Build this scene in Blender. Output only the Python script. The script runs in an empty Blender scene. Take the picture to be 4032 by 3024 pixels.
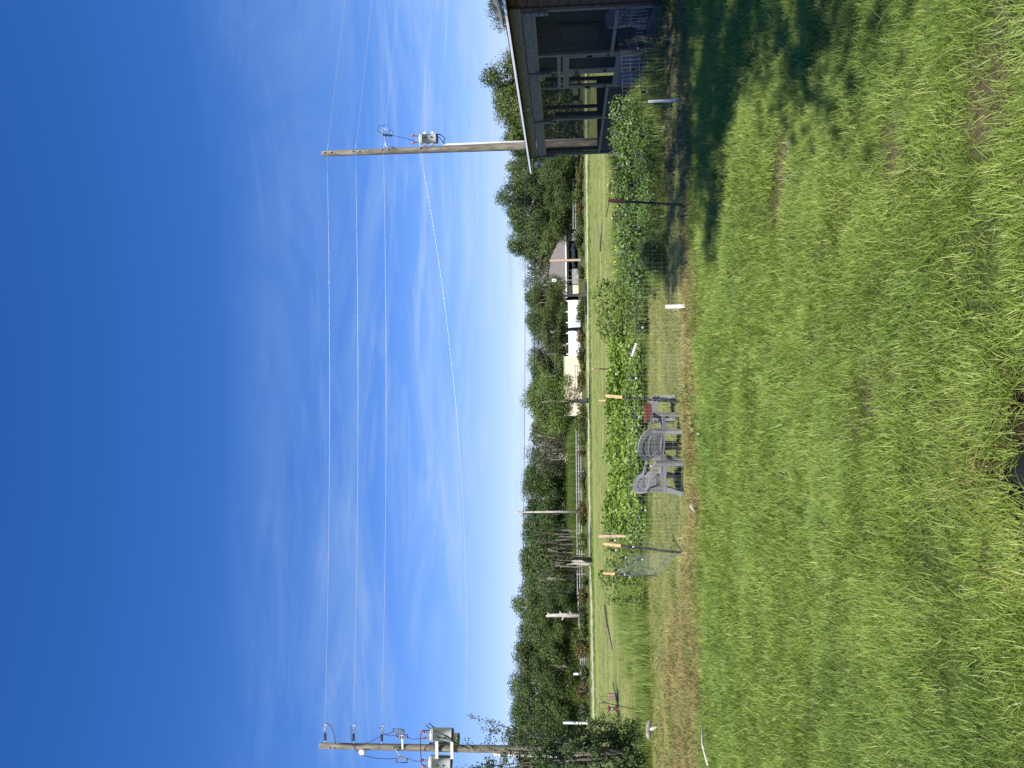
import bpy, math, random
import numpy as np
from mathutils import Vector, Matrix, noise as mnoise
random.seed(7); rng = np.random.default_rng(7)
S = bpy.context.scene; COL = S.collection; R = math.radians

# ------------------------------------------------------------------ camera, sky, sun, exposure
EYE = 2.1; FPX = 3000.0
TH = math.atan(213/FPX); RO = 0.0145
Fv = Vector((0, math.cos(TH), math.sin(TH))); Uv = Vector((0, -math.sin(TH), math.cos(TH))); Rv = Vector((1, 0, 0))
RT = Rv*math.cos(RO) - Uv*math.sin(RO); UP = Uv*math.cos(RO) + Rv*math.sin(RO)
CAM = Vector((0, 0, EYE))
cd = bpy.data.cameras.new('camera'); cam = bpy.data.objects.new('camera', cd); COL.objects.link(cam)
cd.sensor_width = 36; cd.lens = 36*FPX/4032; cd.clip_end = 6000; cd.clip_start = 0.05
m3 = Matrix((-UP, RT, -Fv)).transposed()          # the phone was held on its side: the picture's x axis points down
cam.matrix_world = Matrix.Translation(CAM) @ m3.to_4x4()
S.camera = cam
SUN = Vector((0.06, -0.60, 0.79)).normalized()
SUN_EL = math.asin(SUN.z); SUN_AZ = math.atan2(SUN.x, SUN.y)
w = bpy.data.worlds.new('World'); S.world = w; w.use_nodes = True
nt = w.node_tree; nt.nodes.clear()
def N(t, typ, **kw):
    n = t.nodes.new(typ)
    for k, v in kw.items():
        if k.startswith('i_'):
            n.inputs[k[2:].replace('_', ' ')].default_value = v
        else: setattr(n, k, v)
    return n
def L(t, a, b): t.links.new(a, b)
def math_n(t, op, a, b=None, clamp=False):
    n = t.nodes.new('ShaderNodeMath'); n.operation = op; n.use_clamp = clamp
    for i, v in enumerate((a, b)):
        if v is None: continue
        if isinstance(v, (int, float)): n.inputs[i].default_value = v
        else: t.links.new(v, n.inputs[i])
    return n.outputs[0]
sky = N(nt, 'ShaderNodeTexSky'); sky.sky_type = 'NISHITA'; sky.sun_disc = False
sky.sun_elevation = SUN_EL; sky.sun_rotation = SUN_AZ
sky.air_density = 1.0; sky.dust_density = 0.0; sky.ozone_density = 3.5
gam = N(nt, 'ShaderNodeGamma'); gam.inputs[1].default_value = 0.95
hsv = N(nt, 'ShaderNodeHueSaturation'); hsv.inputs['Saturation'].default_value = 1.34
L(nt, sky.outputs[0], gam.inputs[0]); L(nt, gam.outputs[0], hsv.inputs['Color'])
tc = N(nt, 'ShaderNodeTexCoord'); sep = N(nt, 'ShaderNodeSeparateXYZ'); L(nt, tc.outputs['Generated'], sep.inputs[0])
zz = math_n(nt, 'MAXIMUM', sep.outputs[2], 0.0)
zz = math_n(nt, 'ADD', zz, 0.10)
px = math_n(nt, 'DIVIDE', sep.outputs[0], zz); py = math_n(nt, 'DIVIDE', sep.outputs[1], zz)
comb = N(nt, 'ShaderNodeCombineXYZ'); L(nt, px, comb.inputs[0]); L(nt, py, comb.inputs[1])
mp = N(nt, 'ShaderNodeMapping'); mp.inputs['Scale'].default_value = (0.42, 0.75, 1); mp.inputs['Rotation'].default_value = (0, 0, R(-6)); mp.inputs['Location'].default_value = (5.1, 3.3, 0)
L(nt, comb.outputs[0], mp.inputs[0])
cn = N(nt, 'ShaderNodeTexNoise'); cn.inputs['Scale'].default_value = 2.2; cn.inputs['Detail'].default_value = 9; cn.inputs['Roughness'].default_value = 0.62; cn.inputs['Distortion'].default_value = 0.6
L(nt, mp.outputs[0], cn.inputs['Vector'])
cr = N(nt, 'ShaderNodeValToRGB'); cr.color_ramp.elements[0].position = 0.42; cr.color_ramp.elements[1].position = 0.74
L(nt, cn.outputs[0], cr.inputs[0])
# broad patches so that the cirrus is thicker in some places than in others
cn2 = N(nt, 'ShaderNodeTexNoise'); cn2.inputs['Scale'].default_value = 0.55; cn2.inputs['Detail'].default_value = 3; L(nt, mp.outputs[0], cn2.inputs['Vector'])
cr2 = N(nt, 'ShaderNodeValToRGB'); cr2.color_ramp.elements[0].position = 0.36; cr2.color_ramp.elements[1].position = 0.66; L(nt, cn2.outputs[0], cr2.inputs[0])
lowmask = N(nt, 'ShaderNodeMapRange'); lowmask.inputs['From Min'].default_value = 0.42; lowmask.inputs['From Max'].default_value = 0.14
L(nt, sep.outputs[2], lowmask.inputs['Value'])
mp2 = N(nt, 'ShaderNodeMapping'); mp2.inputs['Scale'].default_value = (0.9, 2.6, 1); mp2.inputs['Rotation'].default_value = (0, 0, R(28)); L(nt, comb.outputs[0], mp2.inputs[0])
cn3 = N(nt, 'ShaderNodeTexNoise'); cn3.inputs['Scale'].default_value = 1.6; cn3.inputs['Detail'].default_value = 8; cn3.inputs['Roughness'].default_value = 0.6; cn3.inputs['Distortion'].default_value = 1.2; L(nt, mp2.outputs[0], cn3.inputs['Vector'])
cr3 = N(nt, 'ShaderNodeValToRGB'); cr3.color_ramp.elements[0].position = 0.50; cr3.color_ramp.elements[1].position = 0.80; L(nt, cn3.outputs[0], cr3.inputs[0])
cf = math_n(nt, 'MULTIPLY', math_n(nt, 'ADD', cr.outputs[0], math_n(nt, 'MULTIPLY', cr3.outputs[0], 0.9)), math_n(nt, 'ADD', math_n(nt, 'MULTIPLY', cr2.outputs[0], 0.85), 0.15)); cf = math_n(nt, 'MULTIPLY', cf, lowmask.outputs[0]); cf = math_n(nt, 'MULTIPLY', cf, 1.0, True)
mixc = N(nt, 'ShaderNodeMixRGB'); mixc.inputs[2].default_value = (3.7, 4.9, 6.3, 1)
wb = N(nt, 'ShaderNodeMixRGB'); wb.blend_type = 'MULTIPLY'; wb.inputs[0].default_value = 1; wb.inputs[2].default_value = (.92, .82, 1.12, 1); L(nt, hsv.outputs[0], wb.inputs[1]); L(nt, wb.outputs[0], mixc.inputs[1]); L(nt, cf, mixc.inputs[0])
bg = N(nt, 'ShaderNodeBackground'); bg.inputs['Strength'].default_value = 0.09
wo = N(nt, 'ShaderNodeOutputWorld'); L(nt, mixc.outputs[0], bg.inputs[0]); L(nt, bg.outputs[0], wo.inputs[0])
sd = bpy.data.lights.new('sun', 'SUN'); sd.energy = 4.8; sd.angle = R(0.53); sd.color = (1.0, 0.95, 0.86)
so = bpy.data.objects.new('sun', sd); COL.objects.link(so); so.rotation_euler = SUN.to_track_quat('Z', 'Y').to_euler()
S.view_settings.view_transform = 'Standard'; S.view_settings.look = 'None'; S.view_settings.exposure = 0.72; S.view_settings.gamma = 1; S.view_settings.use_curve_mapping = False
S.cycles.max_bounces = 6; S.cycles.transparent_max_bounces = 16; S.cycles.use_denoising = True

# ------------------------------------------------------------------ from a photo pixel to a place in the world
def ray(x, y): return Fv*FPX + RT*((3024-y)-1512) - UP*(x-2016)
def at(x, y, Y):
    d = ray(x, y); return CAM + d*(Y/d.y)
def ground(x, y, z=0.0):
    d = ray(x, y); return CAM + d*((z-EYE)/d.z)

# ------------------------------------------------------------------ materials
def newmat(name):
    m = bpy.data.materials.new(name); m.use_nodes = True; t = m.node_tree
    return m, t, t.nodes['Principled BSDF']
def surf(name, c1, c2=None, rough=0.6, scale=6.0, stretch=(1, 1, 1), bump=0.0, metal=0.0, spec=0.4, detail=6, lo=0.35, hi=0.65, c3=None):
    m, t, b = newmat(name)
    b.inputs['Roughness'].default_value = rough; b.inputs['Metallic'].default_value = metal; b.inputs['Specular IOR Level'].default_value = spec
    tc = N(t, 'ShaderNodeTexCoord'); mp = N(t, 'ShaderNodeMapping'); mp.inputs['Scale'].default_value = stretch; L(t, tc.outputs['Object'], mp.inputs[0])
    n = N(t, 'ShaderNodeTexNoise'); n.inputs['Scale'].default_value = scale; n.inputs['Detail'].default_value = detail; n.inputs['Roughness'].default_value = 0.6; L(t, mp.outputs[0], n.inputs['Vector'])
    r = N(t, 'ShaderNodeValToRGB'); r.color_ramp.elements[0].position = lo; r.color_ramp.elements[1].position = hi
    r.color_ramp.elements[0].color = (*c1, 1); r.color_ramp.elements[1].color = (*(c2 or c1), 1)
    if c3:
        e = r.color_ramp.elements.new((lo+hi)/2); e.color = (*c3, 1)
    L(t, n.outputs[0], r.inputs[0]); L(t, r.outputs[0], b.inputs['Base Color'])
    if bump:
        bp = N(t, 'ShaderNodeBump'); bp.inputs['Strength'].default_value = bump; bp.inputs['Distance'].default_value = 0.02; L(t, n.outputs[0], bp.inputs['Height']); L(t, bp.outputs[0], b.inputs['Normal'])
    return m
def leafmat(name, cols, trans=0.25, rough=0.5, spec=0.35, patch=0.0, pscale=0.5, pcol=None):
    """cols: dark..light colours picked by the random 'v' of each leaf; object random shifts the pick."""
    m, t, b = newmat(name)
    a = N(t, 'ShaderNodeAttribute'); a.attribute_name = 'v'
    oi = N(t, 'ShaderNodeObjectInfo')
    s = math_n(t, 'MULTIPLY', a.outputs['Fac'], 0.72); s2 = math_n(t, 'MULTIPLY', oi.outputs['Random'], 0.28); s = math_n(t, 'ADD', s, s2)
    r = N(t, 'ShaderNodeValToRGB'); els = r.color_ramp.elements
    els[0].position = 0.05; els[0].color = (*cols[0], 1); els[1].position = 0.95; els[1].color = (*cols[-1], 1)
    for i, c in enumerate(cols[1:-1]):
        e = els.new(0.05+0.9*(i+1)/(len(cols)-1)); e.color = (*c, 1)
    L(t, s, r.inputs[0]); col = r.outputs[0]
    if pcol:
        g = N(t, 'ShaderNodeNewGeometry'); n = N(t, 'ShaderNodeTexNoise'); n.inputs['Scale'].default_value = pscale; n.inputs['Detail'].default_value = 4; L(t, g.outputs['Position'], n.inputs['Vector'])
        mr = N(t, 'ShaderNodeMapRange'); mr.inputs['From Min'].default_value = 0.48; mr.inputs['From Max'].default_value = 0.66; mr.inputs['To Max'].default_value = patch; L(t, n.outputs[0], mr.inputs['Value'])
        mx = N(t, 'ShaderNodeMixRGB'); mx.inputs[2].default_value = (*pcol, 1); L(t, mr.outputs[0], mx.inputs[0]); L(t, col, mx.inputs[1]); col = mx.outputs[0]
    L(t, col, b.inputs['Base Color']); b.inputs['Roughness'].default_value = rough; b.inputs['Specular IOR Level'].default_value = spec
    tr = N(t, 'ShaderNodeBsdfTranslucent'); L(t, col, tr.inputs[0]); ms = N(t, 'ShaderNodeMixShader'); ms.inputs[0].default_value = trans
    out = t.nodes['Material Output']; L(t, b.outputs[0], ms.inputs[1]); L(t, tr.outputs[0], ms.inputs[2]); L(t, ms.outputs[0], out.inputs[0])
    return m
M = {}
M['grass'] = leafmat('grass', [(.105, .160, .024), (.190, .280, .040), (.285, .385, .066), (.46, .50, .165)], .32, .45, .36, .4, .6, (.15, .275, .065))
M['lawn'] = leafmat('lawn', [(.10, .14, .03), (.19, .22, .055), (.30, .31, .10), (.40, .36, .15)], .25, .5, .35, .5, .5, (.15, .20, .045))
M['straw'] = leafmat('straw', [(.11, .085, .035), (.21, .17, .065), (.34, .285, .11), (.50, .44, .20)], .2, .6, .2, .8, .9, (.19, .22, .055))
M['tallgrass'] = leafmat('tall_grass', [(.10, .16, .024), (.16, .24, .04), (.23, .31, .066), (.31, .36, .11)], .3, .5, .3)
M['reed'] = leafmat('reed', [(.09, .14, .025), (.14, .20, .04), (.19, .25, .06)], .3, .55, .2)
M['oak'] = leafmat('oak_leaf', [(.028, .050, .014), (.056, .092, .022), (.095, .142, .034), (.15, .205, .054)], .18, .5, .35)
M['oak2'] = leafmat('oak_leaf_warm', [(.036, .056, .013), (.066, .098, .021), (.105, .145, .031), (.155, .195, .05)], .2, .5, .35)
M['oaklight'] = leafmat('light_leaf', [(.065, .105, .022), (.115, .175, .034), (.17, .24, .05), (.24, .31, .08)], .25, .5, .35)
M['oakgrey'] = leafmat('grey_leaf', [(.04, .052, .024), (.065, .08, .036), (.095, .108, .055), (.13, .135, .08)], .18, .6, .25)
M['moss'] = leafmat('spanish_moss', [(.12, .108, .088), (.185, .168, .138), (.25, .23, .19), (.32, .29, .245)], .3, .8, .1)
M['vine'] = leafmat('vine_leaf', [(.036, .078, .014), (.070, .135, .024), (.115, .20, .036), (.21, .30, .06)], .25, .45, .4)
M['bean'] = leafmat('bean_leaf', [(.07, .125, .016), (.13, .215, .026), (.195, .295, .038), (.28, .37, .06)], .3, .45, .4)
M['okra'] = leafmat('crop_leaf', [(.09, .15, .025), (.15, .23, .04), (.22, .31, .06)], .3, .5, .3)
M['shrubleaf'] = leafmat('young_leaf', [(.022, .045, .012), (.045, .080, .018), (.075, .125, .03), (.14, .19, .05)], .22, .45, .4)
M['shrubgreen'] = leafmat('shrub_green', [(.055, .085, .015), (.085, .125, .022), (.13, .17, .035)], .22, .5, .3)
M['shrubdark'] = leafmat('shrub_dark', [(.03, .05, .014), (.05, .078, .02), (.08, .11, .03)], .2, .5, .3)
M['shrubrust'] = leafmat('shrub_rust', [(.07, .06, .015), (.12, .095, .025), (.15, .135, .03)], .22, .5, .3)
M['palm'] = leafmat('palm_frond', [(.05, .075, .02), (.09, .11, .035), (.16, .15, .07)], .2, .5, .3)
M['flower'] = surf('yellow_petal', (.75, .55, .04), (.85, .68, .1), .5)
M['bark'] = surf('bark', (.095, .08, .062), (.25, .22, .185), .9, 5, (1, 1, .25), .8)
M['palebark'] = surf('pale_bark', (.30, .26, .21), (.62, .56, .48), .85, 4, (1, 1, .2), .5)
M['polewood'] = surf('pole_wood', (.115, .10, .075), (.30, .27, .205), .9, 7, (1, 1, .22), .6, c3=(.19, .168, .125))
M['greywood'] = surf('grey_wood', (.13, .128, .125), (.30, .295, .285), .85, 7, (8, .7, 6), .4, c3=(.235, .225, .21))
M['tanwood'] = surf('tan_wood', (.17, .135, .095), (.36, .30, .215), .85, 7, (8, 8, .7), .4, c3=(.28, .235, .165))
M['brownwood'] = surf('brown_wood', (.06, .036, .024), (.20, .125, .08), .8, 5, (6, .8, 7), .3, c3=(.13, .078, .048))
M['plywood'] = surf('blue_grey_plywood', (.10, .115, .14), (.20, .22, .255), .8, 6, (6, 6, .8), .3)
M['siding'] = surf('teal_siding', (.04, .06, .066), (.062, .085, .092), .55, 3, (1, 1, .3))
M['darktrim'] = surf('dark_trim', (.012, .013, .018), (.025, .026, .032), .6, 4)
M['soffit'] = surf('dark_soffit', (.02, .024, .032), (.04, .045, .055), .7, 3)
M['whitemetal'] = surf('white_metal', (.74, .74, .72), (.82, .82, .80), .45, 4)
M['shingle'] = surf('shingle', (.085, .08, .08), (.19, .18, .175), .95, 22, (1, 1, 1), .4)
M['blackmetal'] = surf('black_metal', (.012, .012, .013), (.03, .03, .03), .5, 6)
M['steel'] = surf('galvanised_steel', (.38, .39, .40), (.55, .56, .57), .4, 8, metal=.6)
M['meshwire'] = surf('mesh_wire', (.38, .39, .38), (.52, .53, .52), .5, 8)
M['wire'] = surf('aluminium_wire', (.62, .62, .62), (.75, .75, .74), .35, 9, metal=.4)
M['cable'] = surf('black_cable', (.012, .013, .016), (.03, .03, .034), .6, 6)
M['tank'] = surf('tank_paint', (.62, .63, .62), (.70, .71, .70), .35, 3)
M['porcelain'] = surf('dark_insulator', (.03, .03, .035), (.07, .07, .08), .3, 5)
M['greyinsul'] = surf('grey_insulator', (.26, .26, .26), (.4, .4, .4), .35, 5)
M['redcap'] = surf('red_cap', (.48, .06, .04), (.55, .09, .06), .45, 5)
M['conduit'] = surf('grey_conduit', (.45, .46, .47), (.55, .56, .57), .45, 3)
M['post'] = surf('green_black_post', (.016, .022, .02), (.05, .055, .05), .55, 12, (1, 1, .5))
M['cap'] = surf('yellow_cap', (.55, .37, .16), (.68, .50, .25), .55, 12)
M['shadecap'] = surf('shaded_cap', (.13, .06, .03), (.2, .1, .05), .6, 12)  # post sleeve standing in shade: the shade is put into its colour
M['plastic'] = surf('grey_plastic', (.165, .165, .164), (.23, .23, .228), .42, 3.5, spec=.45)
M['whiteplastic'] = surf('white_plastic', (.74, .74, .73), (.82, .82, .80), .4, 4)
M['maroon'] = surf('maroon', (.10, .03, .02), (.19, .065, .045), .7, 9)
M['stakewood'] = surf('stake_wood', (.42, .27, .19), (.62, .45, .34), .8, 8, (6, 6, .6))
M['stone'] = surf('weathered_wood', (.13, .115, .105), (.34, .31, .28), .9, 6, bump=.4)
M['cream'] = surf('cream_metal', (.74, .60, .44), (.80, .67, .51), .6, 2, (1, 1, .2))
M['stucco'] = surf('cream_wall', (.68, .58, .43), (.75, .65, .5), .8, 4)
M['farroof'] = surf('far_roof', (.12, .105, .10), (.18, .16, .15), .9, 5)
M['zinc'] = surf('zinc_roof', (.24, .25, .26), (.40, .41, .42), .55, 1.2, metal=.2)
M['vinyl'] = surf('white_vinyl', (.74, .74, .75), (.82, .82, .82), .5, 3)
M['rail'] = surf('fence_rail', (.22, .21, .20), (.38, .37, .35), .8, 3)
M['darkrail'] = surf('dark_rail', (.04, .036, .034), (.09, .08, .075), .8, 3)
M['bulb'] = surf('bulb_glass', (.45, .45, .45), (.58, .58, .58), .15, 4)
M['feederred'] = surf('feeder_red', (.28, .03, .035), (.36, .05, .05), .4, 5)
M['concrete'] = surf('porch_floor', (.05, .048, .045), (.09, .085, .08), .85, 4)
M['road'] = surf('pale_road', (.36, .32, .25), (.47, .43, .34), .95, 1.4)
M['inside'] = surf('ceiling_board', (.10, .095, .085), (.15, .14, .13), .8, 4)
def screenmat():
    m, t, b = newmat('insect_screen'); b.inputs['Base Color'].default_value = (.012, .013, .015, 1); b.inputs['Roughness'].default_value = .7
    tr = N(t, 'ShaderNodeBsdfTransparent'); ms = N(t, 'ShaderNodeMixShader'); ms.inputs[0].default_value = .42
    L(t, tr.outputs[0], ms.inputs[1]); L(t, b.outputs[0], ms.inputs[2]); L(t, ms.outputs[0], t.nodes['Material Output'].inputs[0]); return m
M['screen'] = screenmat()
def watermat():
    m, t, b = newmat('puddle_water'); b.inputs['Base Color'].default_value = (.012, .012, .011, 1); b.inputs['Roughness'].default_value = .04; b.inputs['Specular IOR Level'].default_value = .5
    return m
M['water'] = watermat()
def netmat():
    m, t, b = newmat('garden_net'); b.inputs['Base Color'].default_value = (.30, .32, .33, 1)
    tr = N(t, 'ShaderNodeBsdfTransparent'); ms = N(t, 'ShaderNodeMixShader'); ms.inputs[0].default_value = .22
    L(t, tr.outputs[0], ms.inputs[1]); L(t, b.outputs[0], ms.inputs[2]); L(t, ms.outputs[0], t.nodes['Material Output'].inputs[0]); return m
M['net'] = netmat()

# ------------------------------------------------------------------ mesh helpers
class MB:
    def __init__(s): s.v = []; s.f = []; s.sm = []
    def add(s, vs, fs, smooth=False):
        o = len(s.v); s.v.extend([tuple(p) for p in vs]); s.f.extend([tuple(i+o for i in f) for f in fs]); s.sm.extend([smooth]*len(fs)); return s
    def box(s, c, size, mat=None):
        x, y, z = [k/2 for k in size]
        vs = [Vector((sx*x, sy*y, sz*z)) for sx in (-1, 1) for sy in (-1, 1) for sz in (-1, 1)]
        if mat is not None: vs = [mat @ v for v in vs]
        vs = [v+Vector(c) for v in vs]
        return s.add(vs, [(0, 1, 3, 2), (4, 6, 7, 5), (0, 4, 5, 1), (2, 3, 7, 6), (0, 2, 6, 4), (1, 5, 7, 3)])
    def bar(s, p, q, a, b, up=(0, 0, 1)):
        p = Vector(p); q = Vector(q); d = (q-p).normalized(); u = Vector(up)
        if abs(d.dot(u)) > .98: u = Vector((0, 1, 0))
        x = d.cross(u).normalized(); y = x.cross(d)
        vs = []
        for c in (p, q):
            for sx, sy in ((-1, -1), (1, -1), (1, 1), (-1, 1)): vs.append(c+x*sx*a/2+y*sy*b/2)
        return s.add(vs, [(3, 2, 1, 0), (4, 5, 6, 7), (0, 1, 5, 4), (1, 2, 6, 5), (2, 3, 7, 6), (3, 0, 4, 7)])
    def tube(s, pts, r, n=6, cap=True):
        pts = [Vector(p) for p in pts]; rs = r if isinstance(r, (list, tuple)) else [r]*len(pts)
        vs = []; ref = None
        for i, p in enumerate(pts):
            d = (pts[min(i+1, len(pts)-1)]-pts[max(i-1, 0)]).normalized()
            if ref is None: ref = Vector((0, 0, 1)) if abs(d.z) < .9 else Vector((1, 0, 0))
            x = d.cross(ref).normalized(); y = x.cross(d); ref = y if abs(y.dot(d)) < .9 else ref
            for k in range(n):
                a = 2*math.pi*k/n; vs.append(p+(x*math.cos(a)+y*math.sin(a))*rs[i])
        fs = [(i*n+k, i*n+(k+1) % n, (i+1)*n+(k+1) % n, (i+1)*n+k) for i in range(len(pts)-1) for k in range(n)]
        if cap: fs += [tuple(range(n))[::-1], tuple((len(pts)-1)*n+k for k in range(n))]
        return s.add(vs, fs, n > 4)
    def lathe(s, prof, c=(0, 0, 0), n=16, axis=None):
        vs = []
        q = Vector((0, 0, 1)).rotation_difference(Vector(axis)) if axis is not None else None
        for r, z in prof:
            for k in range(n):
                a = 2*math.pi*k/n; v = Vector((r*math.cos(a), r*math.sin(a), z))
                if q: v = q @ v
                vs.append(v+Vector(c))
        fs = [(i*n+k, i*n+(k+1) % n, (i+1)*n+(k+1) % n, (i+1)*n+k) for i in range(len(prof)-1) for k in range(n)]
        fs += [tuple(range(n))[::-1], tuple((len(prof)-1)*n+k for k in range(n))]
        return s.add(vs, fs, True)
    def mesh(s, name, mat):
        me = bpy.data.meshes.new(name); me.from_pydata(s.v, [], s.f); me.materials.append(mat)
        me.polygons.foreach_set('use_smooth', s.sm)
        at_ = me.attributes.new('v', 'FLOAT', 'FACE'); at_.data.foreach_set('value', rng.random(len(s.f)).astype(np.float32))
        me.update(); return me
    def build(s, name, mat, parent=None): return link(name, s.mesh(name, mat), parent)
def link(name, me, parent=None):
    o = bpy.data.objects.new(name, me); COL.objects.link(o)
    if parent: o.parent = parent
    return o
def tag(o, label=None, cat=None, group=None, kind=None):
    for k, v in (('label', label), ('category', cat), ('group', group), ('kind', kind)):
        if v: o[k] = v
    return o
def thing(name, label, cat, loc=(0, 0, 0), rz=0, group=None):
    o = bpy.data.objects.new(name, None); COL.objects.link(o); o.location = loc; o.rotation_euler = (0, 0, rz); o.empty_display_size = .2
    return tag(o, label, cat, group)
def copy_tree(o, parent=None):
    c = o.copy(); COL.objects.link(c)
    if parent: c.parent = parent
    for ch in o.children: copy_tree(ch, c)
    return c
def arrays_mesh(name, V, F, mat, vals=None, mats=None, smooth=False):
    """V (n,3), F (m,k) numpy; one value per face in 'v'."""
    me = bpy.data.meshes.new(name); n, m, k = len(V), len(F), F.shape[1]
    me.vertices.add(n); me.vertices.foreach_set('co', V.astype(np.float32).ravel())
    me.loops.add(m*k); me.loops.foreach_set('vertex_index', F.astype(np.int32).ravel())
    me.polygons.add(m); me.polygons.foreach_set('loop_start', np.arange(0, m*k, k, dtype=np.int32))
    me.materials.append(mat)
    a = me.attributes.new('v', 'FLOAT', 'FACE'); a.data.foreach_set('value', (rng.random(m) if vals is None else vals).astype(np.float32))
    me.update(calc_edges=True); return me
def unit(a): return a/np.maximum(np.linalg.norm(a, axis=1, keepdims=True), 1e-6)
def leaves(P, Nrm, size, width=.6, jitter=.5, fold=.18, droop=0.0):
    """diamond leaves folded along the midrib: base, left, tip, right -> two triangles each. size: array or number"""
    n = len(P); nr = unit(Nrm+rng.normal(0, jitter, (n, 3)))
    t = rng.normal(0, 1, (n, 3)); t[:, 2] -= droop; t = unit(t-nr*(t*nr).sum(1, keepdims=True)); b = np.cross(nr, t)
    s = np.broadcast_to(np.asarray(size, float), (n,))[:, None]*rng.uniform(.65, 1.3, (n, 1))
    base = P-t*s*.5; tip = P+t*s*.5; l = P+b*s*width*.5+nr*s*fold-t*s*.08; r = P-b*s*width*.5+nr*s*fold-t*s*.08
    V = np.stack([base, l, tip, r], 1).reshape(-1, 3); i = np.arange(n)[:, None]*4
    F = np.concatenate([i+[0, 1, 2], i+[0, 2, 3]], 1).reshape(-1, 3)
    vals = np.repeat(rng.random(n), 2)
    return V, F, vals
def merge(parts):
    Vs, Fs, vs = [], [], []; o = 0
    for V, F, v in parts: Vs.append(V); Fs.append(F+o); vs.append(v); o += len(V)
    return np.concatenate(Vs), np.concatenate(Fs), np.concatenate(vs)

# ------------------------------------------------------------------ grass as scattered clumps (stuff)
def clump(n, rad, L0, L1, w0, w1, lean0, lean1, curl=.5, seg=3):
    Vs, Fs, vals = [], [], []; o = 0
    for i in range(n):
        a = rng.uniform(0, 6.28); rr = rad*math.sqrt(rng.random()); p = np.array([rr*math.cos(a), rr*math.sin(a), -.01])
        az = rng.normal(.0, 1.2)+(a if rng.random() < .4 else 0); ln = rng.uniform(L0, L1); wd = rng.uniform(w0, w1)
        th = R(rng.uniform(lean0, lean1)); side = np.array([-math.sin(az), math.cos(az), 0])
        val = rng.random()
        for k in range(seg+1):
            ww = wd*(1-(k/seg)**1.6)*.5
            if k < seg: Vs += [p-side*ww, p+side*ww]
            else: Vs.append(p.copy())
            d = np.array([math.cos(az)*math.sin(th), math.sin(az)*math.sin(th), math.cos(th)]); p = p+d*ln/seg; th = min(th+curl*rng.uniform(.3, 1.0), 1.75)
        for k in range(seg-1):
            b = o+2*k; Fs += [(b, b+1, b+3), (b, b+3, b+2)]; vals += [val, val]
        b = o+2*(seg-1); Fs.append((b, b+1, b+2)); vals.append(val); o = len(Vs)
    return np.array(Vs), np.array(Fs), np.array(vals)
def scatter(name, protos, P, scl, rot, label=None, cat=None):
    """protos: meshes; P (n,3); one object that carries the instances."""
    pc = bpy.data.collections.new(name+'_clumps')
    for k, me in enumerate(protos): pc.objects.link(bpy.data.objects.new('%s_clump_%02d' % (name, k), me))
    n = len(P); me = bpy.data.meshes.new(name); me.vertices.add(n); me.vertices.foreach_set('co', P.astype(np.float32).ravel())
    a = me.attributes.new('scl', 'FLOAT', 'POINT'); a.data.foreach_set('value', np.asarray(scl, np.float32))
    a = me.attributes.new('rot', 'FLOAT_VECTOR', 'POINT'); a.data.foreach_set('vector', np.asarray(rot, np.float32).ravel())
    a = me.attributes.new('idx', 'INT', 'POINT'); a.data.foreach_set('value', rng.integers(0, len(protos), n).astype(np.int32))
    o = link(name, me); tag(o, label, cat, None, 'stuff')
    g = bpy.data.node_groups.new(name+'_scatter', 'GeometryNodeTree')
    g.interface.new_socket('Geometry', in_out='INPUT', socket_type='NodeSocketGeometry'); g.interface.new_socket('Geometry', in_out='OUTPUT', socket_type='NodeSocketGeometry')
    gi = g.nodes.new('NodeGroupInput'); go = g.nodes.new('NodeGroupOutput'); ip = g.nodes.new('GeometryNodeInstanceOnPoints'); ci = g.nodes.new('GeometryNodeCollectionInfo')
    ci.inputs['Collection'].default_value = pc; ci.inputs['Separate Children'].default_value = True; ci.inputs['Reset Children'].default_value = True
    def na(nm, ty):
        q = g.nodes.new('GeometryNodeInputNamedAttribute'); q.data_type = ty; q.inputs['Name'].default_value = nm; return next(s for s in q.outputs if s.enabled)
    L(g, gi.outputs[0], ip.inputs['Points']); L(g, ci.outputs[0], ip.inputs['Instance']); ip.inputs['Pick Instance'].default_value = True
    L(g, na('idx', 'INT'), ip.inputs['Instance Index']); L(g, na('scl', 'FLOAT'), ip.inputs['Scale'])
    er = g.nodes.new('FunctionNodeEulerToRotation'); L(g, na('rot', 'FLOAT_VECTOR'), er.inputs[0]); L(g, er.outputs[0], ip.inputs['Rotation'])
    L(g, ip.outputs[0], go.inputs[0])
    md = o.modifiers.new('scatter', 'NODES'); md.node_group = g
    return o

# ------------------------------------------------------------------ ground: one sheet to the horizon
def fbm(x, y, s, seed=0.0): return mnoise.fractal(Vector((x*s+seed, y*s-seed, seed*.37)), 1.0, 2.0, 4)
SPOTS = [ground(3430, 1500), ground(3335, 1710), ground(3080, 650), ground(3060, 800), ground(3520, 640), ground(3940, 330), ground(3520, 1470)]
SPOT_R = [.20, .14, .30, .26, .18, .26, .12]
def puddle(X, Y):
    return max(1-math.hypot((X+.50)/.30, (Y-3.48)/.50), 1-math.hypot((X+.09)/.09, (Y-3.62)/.2))+(.3*fbm(X, Y, 3.2, 1.3) if abs(X) < 2 and Y < 5 else 0)
def strip(X, Y):
    """0..1 how far the sprayed, dead grass along the fence reaches"""
    near = 12.15+.35*fbm(X, 0, .45, 3.1)+(-.15 if X < 0 else .2)+.30*fbm(X, Y, 1.6, 5)
    far = 13.9+.25*fbm(X, 0, .5, 9.2)+.12*fbm(X, Y, 2.0, 8)
    if X < -2.8: far += min((-2.8-X)*1.1, 4.4)
    return max(0.0, min(1.0, (Y-near+.2)/.9))*max(0.0, min(1.0, (far-Y)/.7))
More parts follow.
